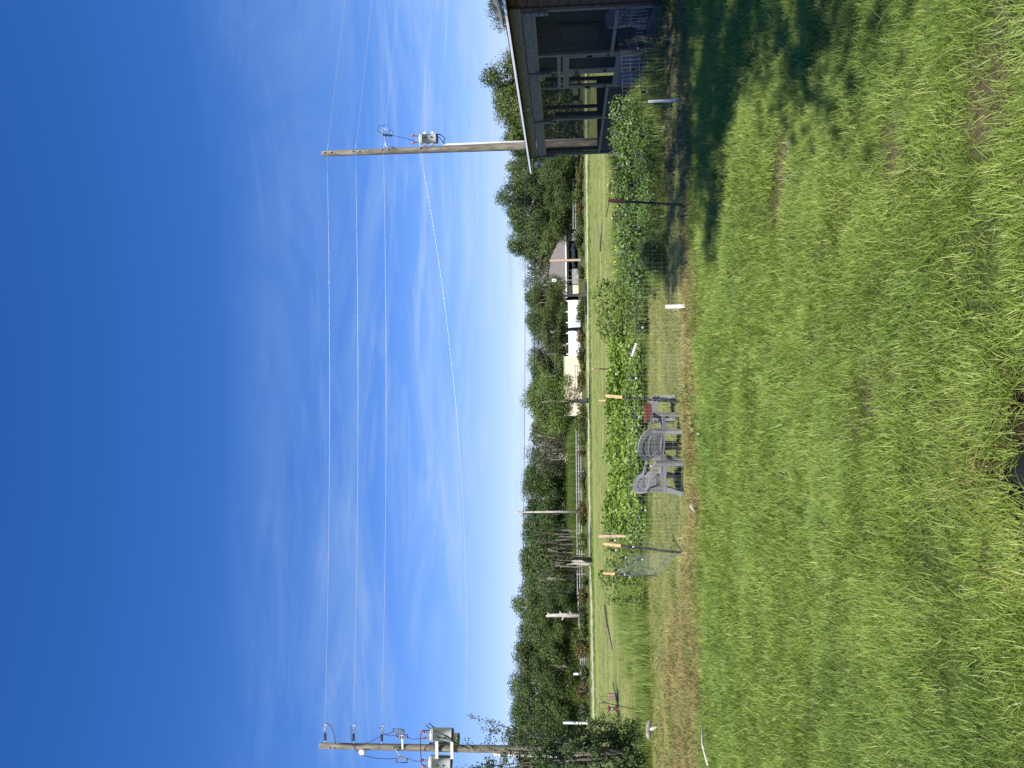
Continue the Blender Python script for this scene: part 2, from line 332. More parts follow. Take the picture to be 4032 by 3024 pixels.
def zg(X, Y):
    if Y > 40 or Y < -6 or abs(X) > 30: return 0.0
    z = .045*fbm(X, Y, .55, 1.7)*max(0, min(1, (40-Y)/10))
    k = puddle(X, Y)
    if k > -.5: z *= 1-min(1, (k+.5)*2)
    if k > 0: z -= .13*min(1, k*3)
    return z
xs = np.unique(np.concatenate([np.arange(-12, 12.01, .25), np.arange(-1.2, .6, .05), np.arange(-40, 40.1, 2), [-3500, -1500, -700, -300, -150, -80, 80, 150, 300, 700, 1500, 3500]]))
ys = np.unique(np.concatenate([np.arange(2.5, 30.01, .25), np.arange(2.9, 4.4, .05), np.arange(30, 130.1, 2), [-3000, -800, -200, -60, -20, -5, 0, 1, 2, 160, 220, 400, 900, 2000, 4500]]))
V = np.array([(x, y, zg(x, y)) for y in ys for x in xs]); nx = len(xs)
ii = np.array([(j*nx+i, j*nx+i+1, (j+1)*nx+i+1, (j+1)*nx+i) for j in range(len(ys)-1) for i in range(nx-1)])
gm, t, b = newmat('ground_soil')
b.inputs['Roughness'].default_value = .95; b.inputs['Specular IOR Level'].default_value = .1
a = N(t, 'ShaderNodeAttribute'); a.attribute_name = 'ground_tint'
g = N(t, 'ShaderNodeNewGeometry')
n1 = N(t, 'ShaderNodeTexNoise'); n1.inputs['Scale'].default_value = 11; n1.inputs['Detail'].default_value = 8; n1.inputs['Roughness'].default_value = .7; L(t, g.outputs['Position'], n1.inputs['Vector'])
mpn = N(t, 'ShaderNodeMapping'); mpn.inputs['Scale'].default_value = (.03, .55, 1); L(t, g.outputs['Position'], mpn.inputs[0])
n2 = N(t, 'ShaderNodeTexNoise'); n2.inputs['Scale'].default_value = 1; n2.inputs['Detail'].default_value = 6; L(t, mpn.outputs[0], n2.inputs['Vector'])
mr = N(t, 'ShaderNodeMapRange'); mr.inputs['From Min'].default_value = .25; mr.inputs['From Max'].default_value = .75; mr.inputs['To Min'].default_value = .55; mr.inputs['To Max'].default_value = 1.45; L(t, n1.outputs[0], mr.inputs['Value'])
mr2 = N(t, 'ShaderNodeMapRange'); mr2.inputs['From Min'].default_value = .3; mr2.inputs['From Max'].default_value = .7; mr2.inputs['To Min'].default_value = .78; mr2.inputs['To Max'].default_value = 1.22; L(t, n2.outputs[0], mr2.inputs['Value'])
vm = N(t, 'ShaderNodeVectorMath'); vm.operation = 'SCALE'; L(t, a.outputs['Color'], vm.inputs[0]); L(t, math_n(t, 'MULTIPLY', mr.outputs[0], mr2.outputs[0]), vm.inputs['Scale']); L(t, vm.outputs[0], b.inputs['Base Color'])
bp = N(t, 'ShaderNodeBump'); bp.inputs['Strength'].default_value = .6; bp.inputs['Distance'].default_value = .03; L(t, n1.outputs[0], bp.inputs['Height']); L(t, bp.outputs[0], b.inputs['Normal'])
gme = arrays_mesh('ground', V, ii, gm)
def ROADY(X): return float(np.interp(X, [-400, -45, -28, -8, 5, 20, 40, 400], [66, 69.5, 71, 73.5, 71, 67, 62.5, -10]))
def tint(X, Y):
    soil = np.array((.060, .046, .028)); thatch = np.array((.045, .062, .018)); straw = np.array((.165, .135, .055)); lawn = np.array((.17, .18, .055)); field = np.array((.20, .225, .07)); verge = np.array((.15, .22, .045)); dry = np.array((.30, .28, .11)); bed = np.array((.07, .075, .028))
    if Y < 12: c = thatch
    elif Y < 20: c = lawn
    elif Y < 29: c = bed if X > -5 else lawn
    elif Y < 56: c = field*(1+.10*math.sin(Y*1.3))
    else:
        ry = ROADY(X)
        if Y < ry-2.5: c = verge if Y > ry-9 else field
        elif Y < ry+8: c = dry
        else: c = np.array((.07, .085, .03))
    k = strip(X, Y) if 10 < Y < 18 else 0
    if X < -2: straw = straw*(1-min(1, (-2-X)/2.5))+np.array((.24, .215, .08))*min(1, (-2-X)/2.5)
    c = c*(1-k)+straw*k
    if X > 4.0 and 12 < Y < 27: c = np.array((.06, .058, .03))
    if Y < 12:
        for s, r in zip(SPOTS, SPOT_R):
            d = math.hypot(X-s.x, Y-s.y)
            if d < r*1.8: q = max(0, min(1, (r*1.8-d)/r)); c = c*(1-q)+soil*1.5*q
        k = puddle(X, Y)
        if k > -.55: q = min(1, (k+.55)*2); c = c*(1-q)+np.array((.030, .020, .010))*q
    return c
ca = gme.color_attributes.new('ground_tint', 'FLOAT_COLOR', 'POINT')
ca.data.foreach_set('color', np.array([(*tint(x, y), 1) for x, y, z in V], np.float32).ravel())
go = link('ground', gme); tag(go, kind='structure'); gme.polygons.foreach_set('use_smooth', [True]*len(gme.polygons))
# the pale road
mb = MB(); rx = [-400, -120, -60, -45, -36, -28, -20, -14, -8, -2, 5, 12, 20, 30, 40, 80, 400]
for i, X in enumerate(rx):
    y0 = ROADY(X); mb.v += [(X, y0-2.0, .012), (X, y0+1.9, .012)]
mb.f = [(2*i, 2*i+2, 2*i+3, 2*i+1) for i in range(len(rx)-1)]; mb.sm = [False]*len(mb.f)
tag(mb.build('road', M['road']), kind='structure')
# puddle water
wat = MB().add([(-1.7, 3.0, -.05), (.5, 3.0, -.05), (.5, 4.2, -.05), (-1.7, 4.2, -.05)], [(0, 1, 2, 3)]).build('puddle_water', M['water']); tag(wat, kind='structure')

# ------------------------------------------------------------------ scattered grass
def pts_region(y0, y1, dens, fn, xl=None, xr=None, margin=.8):
    out = []
    xmax = (0.53*y1+margin)
    A = 2*xmax*(y1-y0) if xl is None else (xr-xl)*(y1-y0)
    for _ in range(int(A*dens)):
        Y = random.uniform(y0, y1); X = random.uniform(-xmax, xmax) if xl is None else random.uniform(xl, xr)
        if xl is None and abs(X) > .53*Y+margin: continue
        if fn(X, Y): out.append((X, Y, zg(X, Y)))
    return np.array(out)
def rots(n, tilt=.12, flow=None, spread=3.14):
    a = np.zeros((n, 3)); a[:, 0] = rng.normal(0, tilt, n); a[:, 1] = rng.normal(0, tilt, n); a[:, 2] = (rng.uniform(-3.14, 3.14, n) if flow is None else flow+rng.normal(0, spread, n)); return a
def bare(X, Y):
    for s, r in zip(SPOTS, SPOT_R):
        if math.hypot(X-s.x, Y-s.y) < r*random.uniform(.5, 1.25): return True
    return False
def near_ok(X, Y):
    if puddle(X, Y) > random.uniform(-.08, .14): return False
    if bare(X, Y) and random.random() < .93: return False
    if strip(X, Y) > random.random()*.8: return False
    return True
def flow_at(P): return np.array([2.2*fbm(x, y, .7, 4.4) for x, y, z in P])
near_protos = [arrays_mesh('grass_clump', *clump(150, .17, .04, .105, .0026, .0046, 12, 66, .4)[:2], M['grass']) for _ in range(6)]
far_protos = [arrays_mesh('grass_clump', *clump(125, .24, .05, .115, .0038, .0065, 12, 60, .35)[:2], M['grass']) for _ in range(5)]
def fixvals(me, n_per):  # one tint per blade
    m = len(me.polygons); v = np.repeat(rng.random(m//n_per+1), n_per)[:m]; me.attributes['v'].data.foreach_set('value', v.astype(np.float32))
for me in near_protos+far_protos: fixvals(me, 5)
P1 = pts_region(2.7, 7.2, 95, near_ok); P2 = pts_region(7.2, 13.2, 78, near_ok)
fl = flow_at(P1); scatter('long_grass', near_protos, P1, rng.uniform(.75, 1.35, len(P1)), rots(len(P1), .16, fl-.6, .9), 'long wet green grass across the foreground', 'grass')
fl = flow_at(P2); scatter('long_grass', far_protos, P2, rng.uniform(.7, 1.25, len(P2)), rots(len(P2), .16, fl-.6, .9), 'long green grass up to the sprayed fence line', 'grass')
lsp = [arrays_mesh('stalk_clump', *clump(12, .22, .10, .20, .003, .005, 25, 75, .5)[:2], M['grass']) for _ in range(4)]
for me in lsp: fixvals(me, 5)
Pl = pts_region(2.7, 10.5, 9, lambda X, Y: near_ok(X, Y) and fbm(X, Y, .9, 7.7) > .0); fl = flow_at(Pl)
scatter('long_stalks', lsp, Pl, rng.uniform(.7, 1.25, len(Pl)), rots(len(Pl), .16, fl-.6, .9), 'longer grass stalks lying over the turf', 'grass')
sp = [arrays_mesh('straw_clump', *clump(45, .24, .06, .18, .005, .011, 45, 86, .15)[:2], M['straw']) for _ in range(4)]
for me in sp: fixvals(me, 5)
P3 = pts_region(11.2, 19.2, 85, lambda X, Y: strip(X, Y) > random.random()*.9 and (Y < 14.2 or fbm(X, Y, 1.1, 6.6) > -.1-.3*random.random()))
scatter('dead_grass', sp, P3, rng.uniform(.7, 1.3, len(P3)), rots(len(P3), .12), 'strip of dead brown grass along the fence', 'dead grass')
lp = [arrays_mesh('lawn_clump', *clump(45, .26, .04, .11, .005, .010, 15, 70, .4)[:2], M['lawn']) for _ in range(4)]
for me in lp: fixvals(me, 5)
scatter('dead_grass', sp, *(lambda P_: (P_, rng.uniform(.4, .75, len(P_)), rots(len(P_), .15)))(pts_region(2.9, 4.6, 60, lambda X, Y: -.75 < puddle(X, Y) < .12, -1.4, .5)), 'brown rotted grass fringing the puddle', 'dead grass')
def lawn_ok(X, Y): return (strip(X, Y) < random.random()*.8 or random.random() < (.4 if X > -3 else .45+.5*max(0, min(1, (Y-13.2)/2.5)))) and not (Y > 20.3 and X > -4.6)
P4 = pts_region(12.2, 24, 26, lawn_ok)
scatter('mown_lawn', lp, P4, rng.uniform(.7, 1.2, len(P4)), rots(len(P4), .1), 'mown yellow green grass inside the garden fence', 'grass')
fp = [arrays_mesh('field_clump', *clump(70, .55, .05, .12, .014, .03, 20, 75, .4)[:2], M['lawn']) for _ in range(4)]
for me in fp: fixvals(me, 5)
P5 = pts_region(24, 58, 2.6, lambda X, Y: True, None, None, 2)
scatter('field_grass', fp, P5, rng.uniform(.4, .8, len(P5)), rots(len(P5), .05), 'mown field stretching to the pale road', 'grass')
tp = [arrays_mesh('tall_clump', *clump(60, .28, .25, .60, .006, .013, 5, 45, .25)[:2], M['tallgrass']) for _ in range(4)]
for me in tp: fixvals(me, 5)
vp_ = [arrays_mesh('verge_clump', *clump(70, .6, .25, .6, .02, .04, 5, 50, .25)[:2], M['tallgrass']) for _ in range(3)]
for me in vp_: fixvals(me, 5)
def verge_ok(X, Y): d = Y-ROADY(X); return (-9.5 < d < -4.2) or (2.6 < d < 7 and random.random() < .5)
P6 = pts_region(52, 84, 2.0, verge_ok, -46, 44)
scatter('verge_grass', vp_, P6, rng.uniform(.45, .95, len(P6))*.55, rots(len(P6), .05), 'uncut grass on both verges of the pale road', 'grass')
def bank_ok(X, Y):   # weeds at the left of the garden
    c = fbm(X, Y, .6, 2.2); return c > -.25
Pa = pts_region(19.6, 26.5, 7, lambda X, Y: fbm(X, Y, .8, 2.2) > -.1 and (Y < 22.5 or X > -8), -15.5, -4.8); Pb = pts_region(19.5, 24, 9, bank_ok, .6, 3.4); Pc = pts_region(19, 22.5, 6, bank_ok, -12.5, -6.5)
Pd = pts_region(24.5, 31, 5, lambda X, Y: fbm(X, Y, .5, 4.2) > -.3, -10, 9.5); Pe = pts_region(19.2, 24.5, 8, lambda X, Y: True, 1.2, 5.2); Pf = pts_region(15.6, 19.5, 6, lambda X, Y: True, 2.0, 7.2)
Pg = pts_region(19.0, 20.6, 9, lambda X, Y: fbm(X, Y, .9, 8.2) > -.15, -5.5, 3.0); P7 = np.concatenate([Pa, Pb, Pc, Pd, Pe, Pf, Pg]); scatter('tall_weeds', tp, P7, np.concatenate([rng.uniform(.5, 1.15, len(P7)-len(Pg)), rng.uniform(.3, .6, len(Pg))]), rots(len(P7), .1), 'tall green weeds around the garden bed', 'weeds')
rp = [arrays_mesh('reed_clump', *clump(70, .8, 1.1, 2.2, .035, .07, 2, 22, .12)[:2], M['reed']) for _ in range(3)]
for me in rp: fixvals(me, 5)
Pr = pts_region(103, 111, 1.6, lambda X, Y: X < -8+(Y-103)*.3 and (X > -34), -34, -4)
P8 = np.concatenate([Pr, pts_region(104, 110, 1.0, lambda X, Y: True, -52, -34)])
scatter('tall_reeds', rp, P8, rng.uniform(.95, 1.3, len(P8)), rots(len(P8), .05), 'band of tall reedy grass behind the rail fence', 'reeds')

# ------------------------------------------------------------------ trees
def crown(n_lobes, n_leaf, leaf, flat=.85, hole=.0, seed=0, low=-.95):
    """crown in a unit box: radius 1 across, z from -1 to 1"""
    r = np.random.default_rng(seed); parts = []
    cs = []
    for i in range(n_lobes):
        for _ in range(60):
            d = unit(r.normal(0, 1, (1, 3)))[0]*r.uniform(.35, .80)**.7
            if d[2] < low: continue
            break
        cs.append((d, r.uniform(.20, .40)))
    per = n_leaf//n_lobes
    for c, rad in cs:
        d = unit(r.normal(0, 1, (per, 3))); rr = rad*r.uniform(.55, 1.08, (per, 1))
        lump = 1+.25*np.sin(d[:, :1]*7+c[0]*9)*np.sin(d[:, 1:2]*8+c[1]*5)*np.sin(d[:, 2:]*6)
        P = c+d*rr*lump*np.array([1, 1, flat])
        ok = r.random(per) > hole
        V, F, v = leaves(P[ok], d[ok]+np.array([0, 0, .25]), leaf, .75, .55, .12)
        base = r.uniform(-.25, .25); v = np.clip(v*.5+.25+base, 0, 1)
        parts.append((V, F, v))
    return merge(parts)
def wood(seed, top=.3, spread=.75, n=7, rt=.055):
    """trunk and limbs in the same unit box, z from -1.15"""
    r = random.Random(seed); mb = MB()
    mb.tube([(0, 0, -1.2), (.02, .01, -.8), (.0, .03, -.4), (.03, 0, top)], [rt*1.5, rt, rt*.85, rt*.3], 8)
    for i in range(n):
        a = i*6.28/n+r.uniform(-.4, .4); z0 = r.uniform(-.7, .0); q = r.uniform(.5, 1)*spread
        mb.tube([(0, 0, z0), (.3*q*math.cos(a), .3*q*math.sin(a), z0+.22), (q*math.cos(a), q*math.sin(a), z0+r.uniform(.25, .7))], [rt*.6, rt*.4, rt*.12], 5)
    return mb
CROWNS = {}
def crown_mesh(kind, k):
    key = (kind, k)
    if key not in CROWNS:
        spec = dict(oak=(46, 27000, .043, .85, 0), oak2=(40, 24000, .044, .85, 0), oaklight=(40, 20000, .044, .8, .05), oakgrey=(34, 11000, .042, .85, .2), wispy=(20, 3400, .048, .9, .3), oakopen=(17, 7400, .056, .8, .15))[kind]
        mk = dict(wispy='oakgrey', oakopen='oak').get(kind, kind)
        CROWNS[key] = arrays_mesh('crown_leaves', *(lambda q: (q[0], q[1], M[mk], q[2]))(crown(*spec[:4], spec[4], 100+k*17+len(kind))))
    return CROWNS[key]
WOODS = [wood(i).mesh('trunk_wood', M['bark']) for i in range(4)]
MOSS = []
def moss_mesh(k):
    r = np.random.default_rng(50+k); Vs, Fs, vals = [], [], []; o = 0
    for i in range(190 if k < 2 else 45):
        a = r.uniform(0, 6.28); q = math.sqrt(r.random())*.95; x, y = q*math.cos(a), q*math.sin(a); z = r.uniform(-.45, .5)*(1-q*.4); ln = r.uniform(.25, .75)*(1 if k < 2 else .6); wd = r.uniform(.014, .05); aa = r.uniform(0, 3.14); val = r.random()
        for s_ in range(5):
            tt = s_/4; ww = wd*(1-.8*tt)*(1+.3*r.random()); j = r.normal(0, .012, 2); cx, cy, cz = x+j[0], y+j[1], max(z-ln*tt, -1.18)
            Vs += [(cx-ww*math.cos(aa), cy-ww*math.sin(aa), cz), (cx+ww*math.cos(aa), cy+ww*math.sin(aa), cz)]
        for s_ in range(4): b_ = o+2*s_; Fs.append((b_, b_+1, b_+3, b_+2)); vals.append(val)
        o = len(Vs)
    return arrays_mesh('moss_strands', np.array(Vs), np.array(Fs), M['moss'], np.array(vals))
MOSS = [moss_mesh(k) for k in range(3)]
def tree(yc, xtop, wpx, D, kind, k, label, zlow=.8, moss=0, xbase=None, depth=None, group=None, name='oak_tree', rz=None):
    p = at(xtop-6, yc, D); ztop = p.z; rxw = wpx/2*D/FPX*(1.3 if D > 80 else 1.08); hz = (ztop-zlow)/2
    o = thing(name, label, 'tree', (p.x, D, 0), 0, group)
    rz = k*1.3+yc*.01 if rz is None else rz
    c = link('crown', crown_mesh(kind, k % (6 if kind == 'oak' else 3)), o); c.location = (0, 0, zlow+hz); c.rotation_euler = (0, 0, rz); c.scale = (rxw*1.02, rxw*1.02 if depth is None else depth, hz*1.04)
    tr = link('trunk', WOODS[k % 4], o); tr.location = (0, 0, zlow+hz); tr.rotation_euler = (0, 0, rz); tr.scale = (rxw*.98, rxw*.98, (zlow+hz)/1.2)
    for j in range(moss):
        m_ = link('moss', MOSS[2] if moss == 1 else MOSS[(k+j) % 2], o); m_['kind'] = 'stuff'; m_.location = (0, 0, zlow+hz); m_.rotation_euler = (0, 0, rz+j*2.1); ms_ = (.95-.2*j) if moss > 1 else .88; m_.scale = (rxw*ms_, (rxw if depth is None else depth)*ms_, (zlow+hz)/1.2*.95)
    return o
TREES = [
 (2990, 2030, 190, 112, 'oak', 0, 'dark oak behind the transformer pole at the left end of the treeline', .4, 1),
 (2880, 2003, 230, 118, 'oak', 1, 'tallest dark oak right of the transformer pole, gray moss inside its crown', .4, 1),
 (2770, 2010, 200, 110, 'oak', 2, 'dark oak behind the bird feeder hook', .4, 0),
 (2665, 2006, 210, 114, 'oak2', 0, 'broad oak above the short white post at the tree edge', .4, 0),
 (2560, 2024, 190, 116, 'oak', 3, 'oak left of the broken pale snag, with a sky gap beside it', .4, 0),
 (2480, 2055, 170, 122, 'oak2', 1, 'lower olive oak directly behind the broken pale snag', .4, 0),
 (2395, 2018, 210, 112, 'oak', 4, 'rounded dark oak between the broken snag and the mossy tree', .4, 0),
 (2310, 2045, 180, 118, 'oak', 5, 'dark oak just behind the left side of the mossy tree', .4, 0),
 (2190, 2058, 180, 122, 'oak', 0, 'dark oak behind the mossy tree, its top right of the mossy crown', .4, 0),
 (2070, 2056, 190, 118, 'oak', 2, 'dark oak just left of the tall bare pole trunk', .4, 1),
 (1955, 2058, 190, 120, 'oak', 1, 'dark oak just right of the tall bare pole trunk', .4, 0),
 (1860, 2062, 170, 122, 'oak', 3, 'dark oak behind the reeds with a small notch in its top', .4, 0),
 (1775, 2050, 170, 118, 'oakgrey', 0, 'thin-topped grayish tree left of the light green tree', .8, 1),
 (1690, 2100, 150, 124, 'oak2', 2, 'low oak in the dip of the treeline beside the light green tree', .4, 0),
 (1560, 2085, 200, 122, 'oak', 4, 'dark oak behind the light green tree', .4, 0),
 (1455, 2078, 150, 120, 'oak', 5, 'dark oak behind the cream metal shed', .4, 0),
 (1350, 2066, 150, 122, 'oakgrey', 1, 'gray green tree over the gap at the end of the white fence', .4, 1),
 (1285, 2068, 150, 116, 'oak', 0, 'dark oak behind the middle of the white fence', .4, 0),
 (1200, 2070, 150, 124, 'oak', 2, 'dark oak behind the zinc roofed shed', .4, 0),
 (1120, 2052, 150, 126, 'oakgrey', 2, 'gray mossy oak left of the palm', .4, 1),
 (1020, 2035, 140, 138, 'wispy', 0, 'thin leafless-looking tree rising behind the palm', .8, 0),
 (930, 2000, 180, 135, 'oak', 1, 'dark oak behind the hip roofed house', .4, 0),
 (840, 1985, 180, 108, 'oak', 3, 'dark oak right of the hip roofed house', .4, 0),
 (765, 1956, 190, 98, 'oak', 4, 'tallest oak between the hip roofed house and the right power pole', .4, 0),
 (680, 2010, 160, 96, 'oak', 5, 'dark oak left of the right power pole, moss hanging low', .4, 1),
 (560, 1990, 170, 90, 'oak', 0, 'dark oak directly behind the right power pole', .4, 0),
 (480, 1952, 200, 88, 'oak2', 0, 'oak behind the porch roof, second from the right power pole', .4, 0),
 (400, 1945, 210, 92, 'oak', 2, 'dense oak behind the middle of the porch roof', .4, 0),
 (310, 1918, 200, 88, 'oak2', 1, 'tall oak rising highest over the porch roof', .4, 0),
 (235, 1990, 110, 96, 'oak', 3, 'lower oak in the gap over the porch roof', .4, 0),
 (130, 1975, 130, 92, 'oakgrey', 0, 'thin gray green treetop beside the shingled roof', .4, 0),
 (640, 1995, 150, 91, 'oak', 4, 'dark oak between the right power pole and the dark rail fence', .4, 0),
 (545, 2000, 150, 98, 'oak2', 0, 'olive oak half hidden by the porch end and right power pole', .4, 0),
 (45, 1922, 150, 84, 'oak', 1, 'treetop showing above the shingled roof at the edge', .4, 0),
]
for a in TREES: tree(*a[:7], zlow=a[7], moss=a[8])
tree(2205, 2050, 270, 68, 'oak', 2, 'oak draped in long gray moss with a pale forked trunk by the road', 1.3, 2, rz=.4, depth=2.6)
tree(1580, 2058, 235, 66, 'oaklight', 0, 'light green spreading tree over a mossy trunk by the road', .9, 1, depth=2.6)
tree(1165, 2092, 190, 72, 'oak2', 2, 'olive tree with a mossy trunk in front of the white fence', 1.7, 1, depth=2.0)
tree(1300, 2135, 190, 94, 'oak2', 0, 'smaller olive tree in front of the white fence', 2.2, 1)
tree(2620, 2110, 200, 106, 'oak2', 1, 'lower olive tree in front of the dark oaks by the short white post', .5, 0)
tree(2420, 2120, 170, 106, 'oak2', 2, 'lower olive tree just behind the broken pale snag foot', .5, 0)
tree(2330, 2120, 170, 104, 'oak', 4, 'lower dark tree filling under the canopy left of the mossy tree', .5, 0)
tree(720, 2130, 190, 86, 'oak', 0, 'low dark tree over the dark rail fence left of the porch', .5, 0)
tree(860, 2120, 170, 100, 'oak2', 1, 'low dark tree at the right end of the hip roofed house', .5, 0)
tree(2900, 2130, 220, 104, 'oak', 5, 'lower dark tree behind the transformer pole foot', .4, 0)
for j, (X, Y, rr, zt, zl) in enumerate([(6.0, .6, 3.5, 11.0, 6.6), (5.6, -1.6, 3.1, 10.6, 6.8), (7.4, 3.6, 3.4, 12.4, 7.4), (9.8, 8.4, 3.4, 12.6, 7.0), (4.4, 4.6, 2.1, 14.6, 11.2), (4.7, 2.2, 2.3, 12.6, 8.6), (7.4, 7.2, 3.0, 12.0, 8.2)]):
    o = thing('oak_tree', 'oak shading the yard beside the porch, ' + ['nearest the camera', 'just behind the nearest one', 'the middle one', 'nearest the brown wall', 'the tall slender one', 'the slender one leaning over the lawn', 'beside the porch corner'][j], 'tree', (X, Y, 0))
    c = link('crown', crown_mesh('oakopen', j % 3), o); c.scale = (rr, rr*1.05, (zt-zl)/2); c.location = (0, 0, (zt+zl)/2); c.rotation_euler = (0, 0, j*2)
    tr = link('trunk', WOODS[j % 4], o); tr.location = (0, 0, (zt+zl)/2); tr.scale = (rr*.7, rr*.7, (zt+zl)/2/1.2)

rw = np.random.default_rng(77); prt = []
for i in range(150):
    X = rw.uniform(-105, 75); c = np.array([X, 150+rw.uniform(-4, 4), rw.uniform(1.0, 7.4)]); d = unit(rw.normal(0, 1, (260, 3))); P = c+d*np.array([2.6, 2.0, 2.0])*rw.uniform(.6, 1.05, (260, 1)); P[:, 2] = np.abs(P[:, 2]); prt.append(leaves(P, d, .5, .75, .5))
V_, F_, v_ = merge(prt); tag(link('far_wood', arrays_mesh('far_wood', V_, F_, M['oak'], v_)), 'unbroken dark wood behind the treeline', 'wood', None, 'stuff')

# pale trunk of the mossy tree, dead trunks
p = ground(2334, 2215)
o = thing('dead_trunk', 'pale forked dead trunk standing under the mossy tree', 'dead tree', (p.x, p.y-.6, 0))
mb = MB(); mb.tube([(0, 0, 0), (.0, 0, .8), (.05, 0, 1.6), (-.08, 0, 2.4), (-.38, 0, 2.9)], [.19, .13, .10, .07, .04], 8); mb.build('trunk', M['palebark'], o)
mb = MB(); mb.tube([(.12, .0, .5), (.28, 0, 1.0), (.27, 0, 1.6), (.2, 0, 2.0)], [.07, .10, .09, .04], 8); mb.build('limb', M['palebark'], o)
def deadpole(yc, x0, x1, D, w, label, branches):
    b_ = at(x1, yc, D); z1 = at(x0, yc, D).z; o = thing('dead_trunk', label, 'dead tree', (b_.x, D, 0)); r = w*D/FPX/2
    mb = MB(); mb.tube([(0, 0, 0), (r*.2, 0, z1*.5), (0, 0, z1*.93), (-r*.3, 0, z1)], [r*1.25, r, r*.75, r*.3], 9); mb.build('trunk', M['palebark'], o)
    for z, dx, dz in branches:
        mb = MB(); mb.tube([(0, 0, z*z1), (dx*.6, 0, z*z1+dz*.4), (dx, 0, z*z1+dz)], [r*.55, r*.4, r*.15], 6); mb.build('branch', M['palebark'], o)
deadpole(2016, 2026, 2275, 97, 9, 'tall bare pale trunk standing alone in front of the treeline', [(.95, .18, .1)])
deadpole(2424, 2150, 2280, 97, 17, 'broken pale snag with stub branches in front of dark oaks', [(.55, -.6, .3), (.6, .5, .3), (.9, .35, .35), (.35, .55, .35), (.92, -.25, .2)])
def post(name, yc, x0, x1, D, w, mat, label, cat='post'):
    b_ = at(x1, yc, D); z1 = at(x0, yc, D).z; o = thing(name, label, cat, (b_.x, D, 0)); r = w*D/FPX
    MB().box((0, 0, z1/2), (r, r, z1)).build('shaft', M[mat], o); MB().box((0, 0, z1+.03), (r*1.12, r*1.12, .06)).build('top_cap', M[mat], o); return o
post('white_post', 2653, 2260, 2290, 101, 8, 'vinyl', 'short white post in front of the broad oak left of the rail fence')
post('white_post', 2846, 2219, 2268, 98, 8, 'vinyl', 'taller white post just right of the transformer pole')
post('wooden_pole', 1024, 2165, 2290, 100, 8, 'stakewood', 'bare brown pole standing in front of the hip roofed house', 'pole')
post('cross_post', 655, 2300, 2310, 88, 8, 'palebark', 'pale log post by the dark rail fence left of the porch')
# palm
p = at(2100, 1030, 120); o = thing('palm_tree', 'cabbage palm with shaggy crown behind the hip roofed house', 'palm', (p.x, 120, 0)); pz = p.z-1.2
MB().tube([(0, 0, 0), (.1, 0, pz*.5), (0, 0, pz)], [.28, .22, .22], 9).build('trunk', M['bark'], o)
Vs, Fs = [], []; off = 0
for i in range(46):
    a = i*2.4; el = random.uniform(-.9, 1.2); ln = random.uniform(1.0, 1.5)
    d = Vector((math.cos(a)*math.cos(el), math.sin(a)*math.cos(el), math.sin(el))); sd_ = d.cross(Vector((0, 0, 1))).normalized()
    for q in range(-3, 4):
        dd = (d+sd_*q*.17).normalized(); b0 = Vector((0, 0, pz+.1))+d*.35; tip = b0+dd*ln*(1-.05*abs(q)) - Vector((0, 0, .25*ln)); mid = b0+dd*ln*.55; ww = sd_*.05
        Vs += [b0, mid+ww, tip, mid-ww]; Fs.append((off, off+1, off+2, off+3)); off += 4
link('crown', arrays_mesh('palm_fronds', np.array([tuple(v) for v in Vs]), np.array(Fs), M['palm']), o)

# ------------------------------------------------------------------ road-side shrubs
def shrub_mesh(k, mat, n=900, leaf=.16, up=1.0):
    r = np.random.default_rng(300+k); cs = [(r.uniform(-.6, .6), r.uniform(-.5, .5), r.uniform(.3, .72), r.uniform(.25, .42)) for _ in range(11)]
    parts = []
    for x, y, z, q in cs:
        d = unit(r.normal(0, 1, (n//11, 3))); P = np.array([x, y, z])+d*q*r.uniform(.6, 1.05, (n//11, 1)); P[:, 2] = np.abs(P[:, 2])
        parts.append(leaves(P, d+np.array([0, 0, .4]), leaf, .55, .6))
    V, F, v = merge(parts); return arrays_mesh('shrub_leaves', V, F, M[mat], v)
SHR = {k: [shrub_mesh(i*3+j, k) for j in range(2)] for i, k in enumerate(('shrubgreen', 'shrubdark', 'shrubrust'))}
stem = MB()
for i in range(6): a = i*1.05; stem.tube([(0, 0, 0), (.2*math.cos(a), .2*math.sin(a), .35), (.42*math.cos(a), .42*math.sin(a), .75)], [.035, .025, .01], 5)
STEM = stem.mesh('shrub_stems', M['bark'])
def shrub(yc, wpx, xtop, D, kind, label, j=0, group='shrubs growing beyond the pale road', name='roadside_shrub'):
    p = at(xtop, yc, D); o = thing(name, label, 'shrub', (p.x, D, 0), yc*.013, group); rx_ = wpx/2*D/FPX; h = max(p.z, .5)
    f_ = link('foliage', SHR[kind][j % 2], o); f_.scale = (rx_, rx_*.8, h)
    s_ = link('stem', STEM, o); s_.scale = (rx_, rx_, h)
    return o
